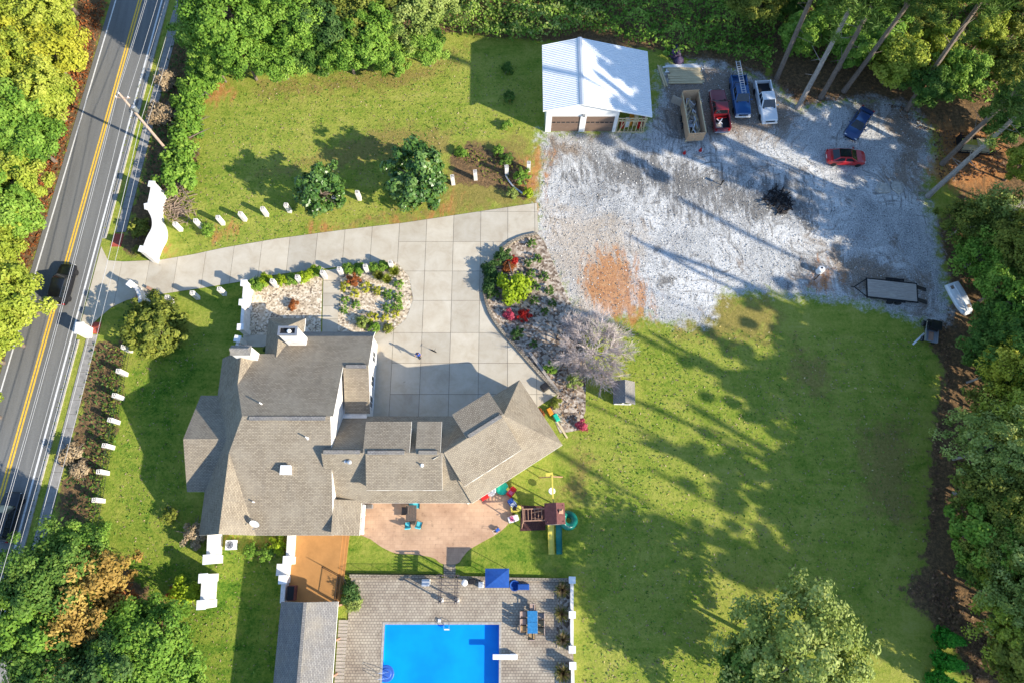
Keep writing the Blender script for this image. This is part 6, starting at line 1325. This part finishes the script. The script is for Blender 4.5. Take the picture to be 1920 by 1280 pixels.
# taller wood continuing out of frame to the east: it throws the long shadows over lawn and yard
r3 = random.Random(33); placed = [(57, 31.5), (59, 26), (55.5, 36)]
def tall(x, y, h, s): 
    t = tree('wood_tree', 'tall tree of the wood beyond the right picture edge', None, h, 'shade', 'mid', s, 'tall trees beyond the right edge', xy=(x, y)); t.children[1].scale[2] *= 1.4
for (x, y) in placed: tall(x, y, 25, 1.0)
tall(61, 29, 27, 1.0); tall(58.5, 34.5, 26, 1.0)
for k in range(700):
    y = r3.uniform(-62, 44); x = r3.uniform(56 + max(0, y) * .1, 84)
    if any((x - a) ** 2 + (y - b) ** 2 < 8.6 ** 2 for a, b in placed) or (x < 70 and -34 < y < -19): continue
    placed.append((x, y)); tall(x, y, r3.uniform(14.5, 20.5), r3.uniform(.6, .88))
# ---- lower right oak and cone evergreens
tree('oak_tree', 'pale grey green oak with a loose crown at the bottom of the lawn', (1500, 1228), 7.0, 'airybig', 'grey', 1.0, tk=2)
tree('oak_tree', 'darker lower oak crown left of the pale oak at the bottom', (1420, 1270), 4.5, 'broadB', 'mid', 1.0)
for i, (u, v, lab) in enumerate(((1765, 1195, 'northernmost clipped cone evergreen at the lower right'), (1765, 1238, 'middle clipped cone evergreen at the lower right'), (1752, 1272, 'southernmost clipped cone evergreen at the lower right'))):
    t = thing('cone_evergreen', lab, 'evergreen', G(u, v), 0, 'clipped cone evergreens'); addcrown(t, 'cone', 'emerald', (0, 0, 1.6), (1.0, 1.0, 1.15), i); l = link('trunk', TR[0], t); l.scale = (.4, .4, .6)
# ---- bare tree by the island bed, saplings
m = MB(); rr = random.Random(8); c = G(1108, 664)
for k in range(11):
    a = k * .57 + rr.uniform(-.2, .2); el = .45 + .35 * (k % 3); twigs(m, Vector((0, 0, .5)), Vector((math.cos(a), math.sin(a), el)).normalized(), 1.95, .1, 4, rr, .45, 5, .06)
t = thing('bare_tree', 'spreading leafless tree between the island bed and the lawn', 'tree', c); m.tube([(0, 0, -.1), (0, 0, .6)], [.28, .2], 8); m.build('branches', MT['twig'], t)
for (u, v, mt_, s, lab) in ((310,150,'straw',.9,'dry tan bush beside the road, upper of the two'),(302,212,'straw',1.1,'dry tan bush beside the road under the utility pole'),(133,852,'straw',.9,'dry tan bush on the roadside bank between pillars'),(150,880,'straw',.7,'small dry tan bush lower on the roadside bank'),(365,1002,'straw',.95,'pale tan ball bush at the house corner'),(262,428,'olive',.85,'small olive bush beside the north entrance wall'),(262,470,'olive',.5,'low olive shrub at the foot of the north entrance wall'),(390,432,'bright',.6,'small green shrub beside the second north pillar'),
      (348,1105,'lime',.95,'lime green shrub beside the detached white wall'),(330,1112,'rust',.5,'small dark red shrub left of the lime shrub'),(525,1022,'lime',.7,'bright lime shrub in the corner by the deck wall'),(500,1035,'bright',.6,'low green shrub south of the air conditioner corner'),(470,1030,'bright',.5,'low green plant right of the air conditioner'),(953,128,'mid',.55,'upper small sapling in the garage shadow'),(955,182,'mid',.55,'lower small sapling in the garage shadow'),(950,236,'bright',.5,'small green sapling at the corner of the garage shadow'),(664,526,'rust',.55,'round rust coloured shrub in the round pebble bed'),(551,572,'rust',.42,'small rust coloured tree in the west pebble bed'),
      (965,536,'lime',1.35,'big lime green shrub in the island bed'),(942,482,'dark',.75,'dark green shrub at the north of the island bed'),(922,507,'dark',.8,'dark green shrub at the west rim of the island bed'),(921,538,'dark',.75,'dark green shrub lower at the west rim of the island bed'),(962,489,'red',.45,'red flowering shrub in the island bed, upper one'),(953,502,'rust',.55,'rust leaved shrub in the island bed'),(982,592,'red',.6,'deep red flowering shrub in the middle of the island bed'),(956,590,'pinkbloom',.5,'pink flowering shrub at the rim of the island bed'),(969,626,'dark',.55,'dark green shrub below the red flowers'),(1092,796,'pinkbloom',.45,'pink flowering shrub at the lawn end of the island bed'),
      (1034,690,'bright',.5,'green shrub under the bare tree'),(1010,775,'rust',.45,'red leaved shrub at the driveway end'),(1043,755,'olive',.45,'yellow green plant near the black box'),(1078,712,'grey',.7,'grey green shrub at the foot of the bare tree'),(655,1110,'dark',.75,'dark shrub in the bed between deck and terrace'),(664,1130,'grey',.6,'greyish shrub lower in the bed between deck and terrace'),(865,285,'bright',.5,'weedy green plant on the west of the mulch bed'),(935,283,'bright',.55,'weedy green plant on the north of the mulch bed'),(950,300,'mid',.6,'weedy green plant amid the mulch bed'),(978,332,'bright',.75,'leafy plant beside the curved drain pipe'),(990,362,'lime',.5,'lime plant at the end of the drain pipe'),(960,362,'grey',.55,'greyish weed left of the drain pipe'),
      (680,604,'grey',.55,'spreading grey green shrub in the round pebble bed'),(702,614,'bright',.5,'spreading green shrub by the house in the round bed'),(728,616,'olive',.4,'low shrub at the south rim of the round bed'),(505,655,'dark',.5,'dark shrub between the chimneys'),(318,965,'olive',.6,'dark twiggy shrub on the west lawn')):
    tree('shrub', lab, (u, v), .75 * s, ('shrubA', 'shrubB', 'shrubC')[(u + v) % 3], mt_, s, None, 'shrub')
# rows of shrubs beside the drive pillars
for i, (u, v, s) in enumerate(((482,534,.62),(497,526,.62),(529,526,.5),(546,524,.5),(571,520,.55),(586,511,.55),(594,509,.5))):
    tree('shrub', '%s fresh green shrub of the row by the pillars in the west pebble bed' % ORD[i], (u, v), .5, ('shrubA', 'shrubB')[i % 2], 'lime' if i % 3 else 'bright', s, 'fresh green shrubs beside the drive', 'shrub')
for i, (u, v, s) in enumerate(((654,504,.5),(674,504,.5),(700,502,.5),(718,499,.5))):
    tree('shrub', '%s fresh green shrub of the row at the top of the round bed' % ORD[i], (u, v), .5, ('shrubA', 'shrubB')[i % 2], 'bright', s, 'fresh green shrubs at the round bed', 'shrub')
for grp, mat_, lst, lab in (('round', 'bright', ((748,536),(729,554),(748,559),(648,565),(669,574),(647,583),(727,579),(747,575)), 'small round green boxwood in the round pebble bed'), ('gold', 'golden', ((709,547),(687,540),(648,540),(666,552),(741,591),(699,597),(723,599)), 'small round golden boxwood in the round pebble bed'),
      ('island', 'mid', ((997,459),(1007,487),(990,495),(1019,520),(995,516),(1030,546),(1002,539),(1002,566),(1036,570),(1021,586),(930,555),(1000,646)), 'small round green plant in the island bed')):
    for u, v in lst:
        t = thing('boxwood', lab, 'boxwood', G(u, v), 0, lab + 's'); addcrown(t, 'ball', mat_, (0, 0, .32), RN.uniform(.95, 1.35), RN.uniform(0, 6)); l = link('stem', TR[0], t); l.scale = (.12, .12, .3)
# spiky grasses
def tuft(name, n_, L, seed, droop=.5):
    rr = np.random.default_rng(seed); vs = []
    a = rr.uniform(0, 6.28, n_); f = rr.random(n_) * .9 + .1; d = np.stack([np.cos(a) * f, np.sin(a) * f, 1.1 - f * droop], 1); d /= np.linalg.norm(d, axis=1, keepdims=True); l = (L * (.6 + .5 * rr.random(n_)))[:, None]
    s = np.stack([-np.sin(a), np.cos(a), np.zeros(n_)], 1) * .03; o = np.stack([np.cos(a), np.sin(a), np.zeros(n_)], 1) * .08
    v = np.stack([o - s, o + s, o + d * l + s * .3, o + d * l - s * .3], 1).reshape(-1, 3); return quads(name, v, rr.random(n_))
TF = [tuft('blades', 260, .95, 5), tuft('blades', 260, .9, 6)]
for i, (u, v, m_, s, lab) in enumerate(((711,520,'olive',1.0,'left clump of fountain grass in the round bed'),(727,526,'yellowgreen',.9,'lower clump of fountain grass in the round bed'),(741,512,'yellowgreen',1.0,'right clump of fountain grass in the round bed'),(1054,1105,'olive',1.1,'northernmost spiky grass clump in the terrace strip'),(1053,1150,'olive',1.1,'second spiky grass clump in the terrace strip'),(1055,1198,'olive',1.1,'third spiky grass clump in the terrace strip'),(1055,1260,'olive',1.2,'southernmost spiky grass clump in the terrace strip'))):
    t = thing('grass_clump', lab, 'ornamental grass', G(u, v), 0, 'clumps of ornamental grass'); o = link('blades', TF[i % 2], t); o.scale = (s,) * 3; o.material_slots[0].link = 'OBJECT'; o.material_slots[0].material = LM[m_]
    o = link('blades', TF[(i + 1) % 2], t); o.scale = (s * .8, s * .8, s * 1.2); o.rotation_euler = (0, 0, 1); o.material_slots[0].link = 'OBJECT'; o.material_slots[0].material = LM['straw' if i > 2 else m_]
# ---- uncountable ground cover: thickets, bank plants, fallen leaves
def cover(name, polys, dens, hfun, leaf, mat, label, seed, vs=.5, asp=1.5):
    rr = np.random.default_rng(seed); P_, Nn = [], []
    for poly in polys:
        W_ = np.array(pxpoly(poly)); lo, hi = W_.min(0), W_.max(0); n_ = int((hi - lo).prod() * dens); p = lo + rr.random((n_, 2)) * (hi - lo); p = p[sdist(p, W_) > rr.random(n_) * .8]; P_.append(p)
    p = np.concatenate(P_); h, va = hfun(p[:, 0], p[:, 1], rr)
    pos = np.column_stack([p, h]); nn = np.array([0, 0, .8]) + rr.normal(size=(len(p), 3)) * .55
    me_ = leaf_mesh(name, pos, nn, leaf * (.6 + .8 * rr.random(len(p))), va, asp); me_.materials[0] = LM[mat]
    return T(link(name, me_), label, 'undergrowth', kind='stuff')
def nz(x, y, s, o=0.0): return np.array([noise.noise((a * s + o, b * s, o)) for a, b in zip(x, y)])
def hthick(amp, base):
    def f(x, y, rr):
        k = nz(x, y, .32); k2 = nz(x, y, .9, 7); top = base + amp * (k * .8 + .35 * k2); return np.maximum(.05, top * rr.random(len(x)) ** .28), .5 + .5 * k + .35 * (rr.random(len(x)) - .5) + .3 * k2
    return f
cover('thicket', [[(822,70),(870,78),(1010,92),(1092,70),(1230,100),(1240,118),(1330,112),(1400,130),(1445,145),(1470,-90),(780,-90)]], 34, hthick(1.9, 1.7), .24, 'bright', 'dense dark green thicket behind the garage', 1)
cover('thicket', [[(822,70),(870,78),(1010,92),(1092,70),(1130,60),(1160,-90),(780,-90)]], 16, hthick(2.0, 2.0), .24, 'grey', 'pale grey green vines over the thicket behind the garage', 2)
cover('undergrowth', [[(1460,110),(1520,130),(1600,125),(1690,150),(1760,180),(1800,200),(2000,220),(2050,-100),(1440,-100)]], 15, hthick(1.2, 1.0), .25, 'bright', 'green undergrowth beneath the pines', 3)
cover('undergrowth', [[(1790,400),(1760,440),(1800,540),(1850,580),(1820,620),(1825,700),(1815,830),(1805,960),(1820,1040),(1850,1130),(1900,1280),(2050,1300),(2050,380)]], 16, hthick(1.3, 1.1), .24, 'mid', 'dark undergrowth along the right hand wood', 4)
cover('undergrowth', [[(140,-40),(150,-40),(130,90),(85,200),(50,330),(18,480),(-15,600),(-100,800),(-180,800),(-80,0)]], 16, hthick(1.6, 2.3), .24, 'yellowgreen', 'yellow green undergrowth along the west road verge', 5)
cover('leaf_litter', [[(206,0),(150,0),(115,160),(65,330),(25,500),(-20,640),(24,640),(68,480),(116,318),(174,118)]], 22, lambda x, y, rr: (.02 + .22 * rr.random(len(x)) ** 2, rr.random(len(x))), .2, 'rust', 'rust brown leaf litter along the west road edge', 6)
cover('leaf_litter', [[(1440,145),(1500,200),(1600,185),(1700,195),(1760,240),(1880,250),(1900,330),(1760,350),(1740,260),(1640,185)], [(1735,610),(1785,600),(1790,720),(1770,840),(1760,980),(1730,1060),(1745,830),(1770,700)], [(1690,1100),(1760,1050),(1860,1180),(1900,1290),(1800,1290),(1770,1180)]], 16, lambda x, y, rr: (.02 + .15 * rr.random(len(x)) ** 2, rr.random(len(x))), .2, 'litter', 'brown leaf litter along the wood edge', 7)
cover('bank_plants', [[(205,650),(240,650),(232,760),(205,900),(185,990),(150,1010),(165,900),(185,780)], [(845,290),(880,272),(960,285),(1000,330),(985,372),(930,350)], [(300,385),(330,372),(360,330),(372,210),(398,150),(410,160),(385,215),(376,340),(330,395)]], 10, lambda x, y, rr: (np.maximum(.03, (.2 + .45 * nz(x, y, .8)) * rr.random(len(x)) ** .5), rr.random(len(x))), .19, 'olive', 'straggly low plants on the banks and beds', 8)
cover('bank_plants', [[(178,640),(246,640),(236,720),(222,800),(200,900),(182,1000),(105,1000),(120,900),(146,815),(163,720)], [(340,0),(385,20),(370,150),(340,230),(325,330),(300,345),(250,400),(280,260)], [(262,560),(236,566),(195,640),(245,640),(245,600)]], 12, lambda x, y, rr: (np.maximum(.03, (.35 + .5 * nz(x, y, .6, 3)) * rr.random(len(x)) ** .5), rr.random(len(x))), .2, 'dark', 'dark low plants between sidewalk and garden', 9)
cover('verge_grass', [[(222,320),(228,320),(205,400),(196,440),(190,440)], [(262,150),(268,150),(232,300),(226,300)], [(138,640),(147,640),(100,830),(60,990),(48,990),(90,830)], [(172,640),(182,640),(140,820),(135,815)]], 60, lambda x, y, rr: (.03 + .1 * rr.random(len(x)), rr.random(len(x))), .12, 'olive', 'coarse grass on the roadside verge', 10, asp=2.5)
cover('fallen_leaves', [[(1100,600),(1740,600),(1740,1100),(1400,1280),(1100,1280)]], .55, lambda x, y, rr: (.03 + 0 * x, rr.random(len(x))), .14, 'fallen', 'scattered fallen leaves on the east lawn', 12)
cover('bed_plants', [[(1010,650),(1060,600),(1090,650),(1095,760),(1090,800),(1050,800),(1040,760)]], 9, lambda x, y, rr: (.05 + .2 * rr.random(len(x)), rr.random(len(x))), .16, 'litter', 'dry leaves and stems in the island bed', 13)
cover('bed_edge_plants', [[(640,498),(640,505),(700,494),(745,492),(770,520),(776,560),(765,596),(735,622),(720,622),(758,592),(768,558),(762,522),(742,498),(700,498)], [(470,534),(520,517),(600,505),(600,509),(520,523),(470,540)]], 30, lambda x, y, rr: (.05 + .15 * rr.random(len(x)), rr.random(len(x))), .1, 'olive', 'low edging plants round the pebble beds', 14)

cover('bank_plants', [[(205,645),(243,645),(238,760),(212,880),(195,990),(150,1010),(165,900),(185,780)]], 9, lambda x, y, rr: (np.maximum(.03, (.2 + .5 * nz(x, y, .7, 5)) * rr.random(len(x)) ** .5), rr.random(len(x))), .18, 'bright', 'fresh green plants on the roadside bank among the pillars', 15)
LAWNS = [[(400,200),(480,150),(860,90),(1010,110),(1010,250),(830,270),(830,400),(330,480),(330,430)],[(250,660),(420,600),(340,800),(380,1000),(540,1010),(530,1290),(330,1290),(200,980)],[(1100,610),(1740,620),(1740,1050),(1600,1290),(1085,1290),(1080,820)]]
cover('lawn_tufts', LAWNS, 5, lambda x, y, rr: (.02 + .05 * rr.random(len(x)), rr.random(len(x))), .11, 'bright', 'coarse grass tufts and weeds in the lawns', 16, asp=2.2)
cover('lawn_tufts', LAWNS, 2.5, lambda x, y, rr: (.02 + .04 * rr.random(len(x)), rr.random(len(x))), .1, 'straw', 'dry grass blades scattered in the lawns', 17, asp=2.2)
cover('loose_gravel', ZONES['gravel'], 8, lambda x, y, rr: (.012 + .03 * rr.random(len(x)), rr.random(len(x)) ** 1.2), .13, 'pebble', 'loose grey stones scattered over the gravel yard', 18, asp=1.2)
# black iron fence between the roadside pillars
fe = thing('iron_fence', 'low black iron fence between the pillars on the roadside bank', 'fence', G(246, 658))
bp = [G(*p) for p in PIL[2][1]]
for a_, b_ in zip(bp[:-1], bp[1:]):
    for z_ in (.25, 1.15): MB().tube([a_ + Vector((0, 0, z_)), b_ + Vector((0, 0, z_))], .02, 4).build('rail', MT['black_metal'], fe, world=True)
    k_ = int((b_ - a_).length / .22)
    for i in range(1, k_): q_ = a_ + (b_ - a_) * i / k_; MB().tube([q_ + Vector((0, 0, .05)), q_ + Vector((0, 0, 1.3))], .012, 4).build('picket', MT['black_metal'], fe, world=True)
# labels: tell look-alikes in view apart by their place in the row
ORD += ['thirteenth', 'fourteenth', 'fifteenth', 'sixteenth', 'seventeenth']
def pix(o):
    q = Vector(o.location) - Vector((0, 0, H)); dd = q.y * ST - q.z * CT; return 960 + F * q.x / dd, 640 - F * (q.y * CT + q.z * ST) / dd
fam = {}
for o in COL.objects:
    if o.parent is None and 'group' in o and o['group'] != 'tall trees beyond the right edge': fam.setdefault((o['group'], o['label']), []).append(o)
for (gname, lab), os_ in fam.items():
    if len(os_) < 2: continue
    k = 0 if any(w_ in gname for w_ in ('pines', 'boxwood', 'plants', 'north lawn')) else 1
    os_.sort(key=lambda o: pix(o)[k])
    for i, o in enumerate(os_): o['label'] = '%s %s, from the %s' % (ORD[i] if i < len(os_) - 1 or i > 11 else 'last', lab, 'left' if k == 0 else 'top')
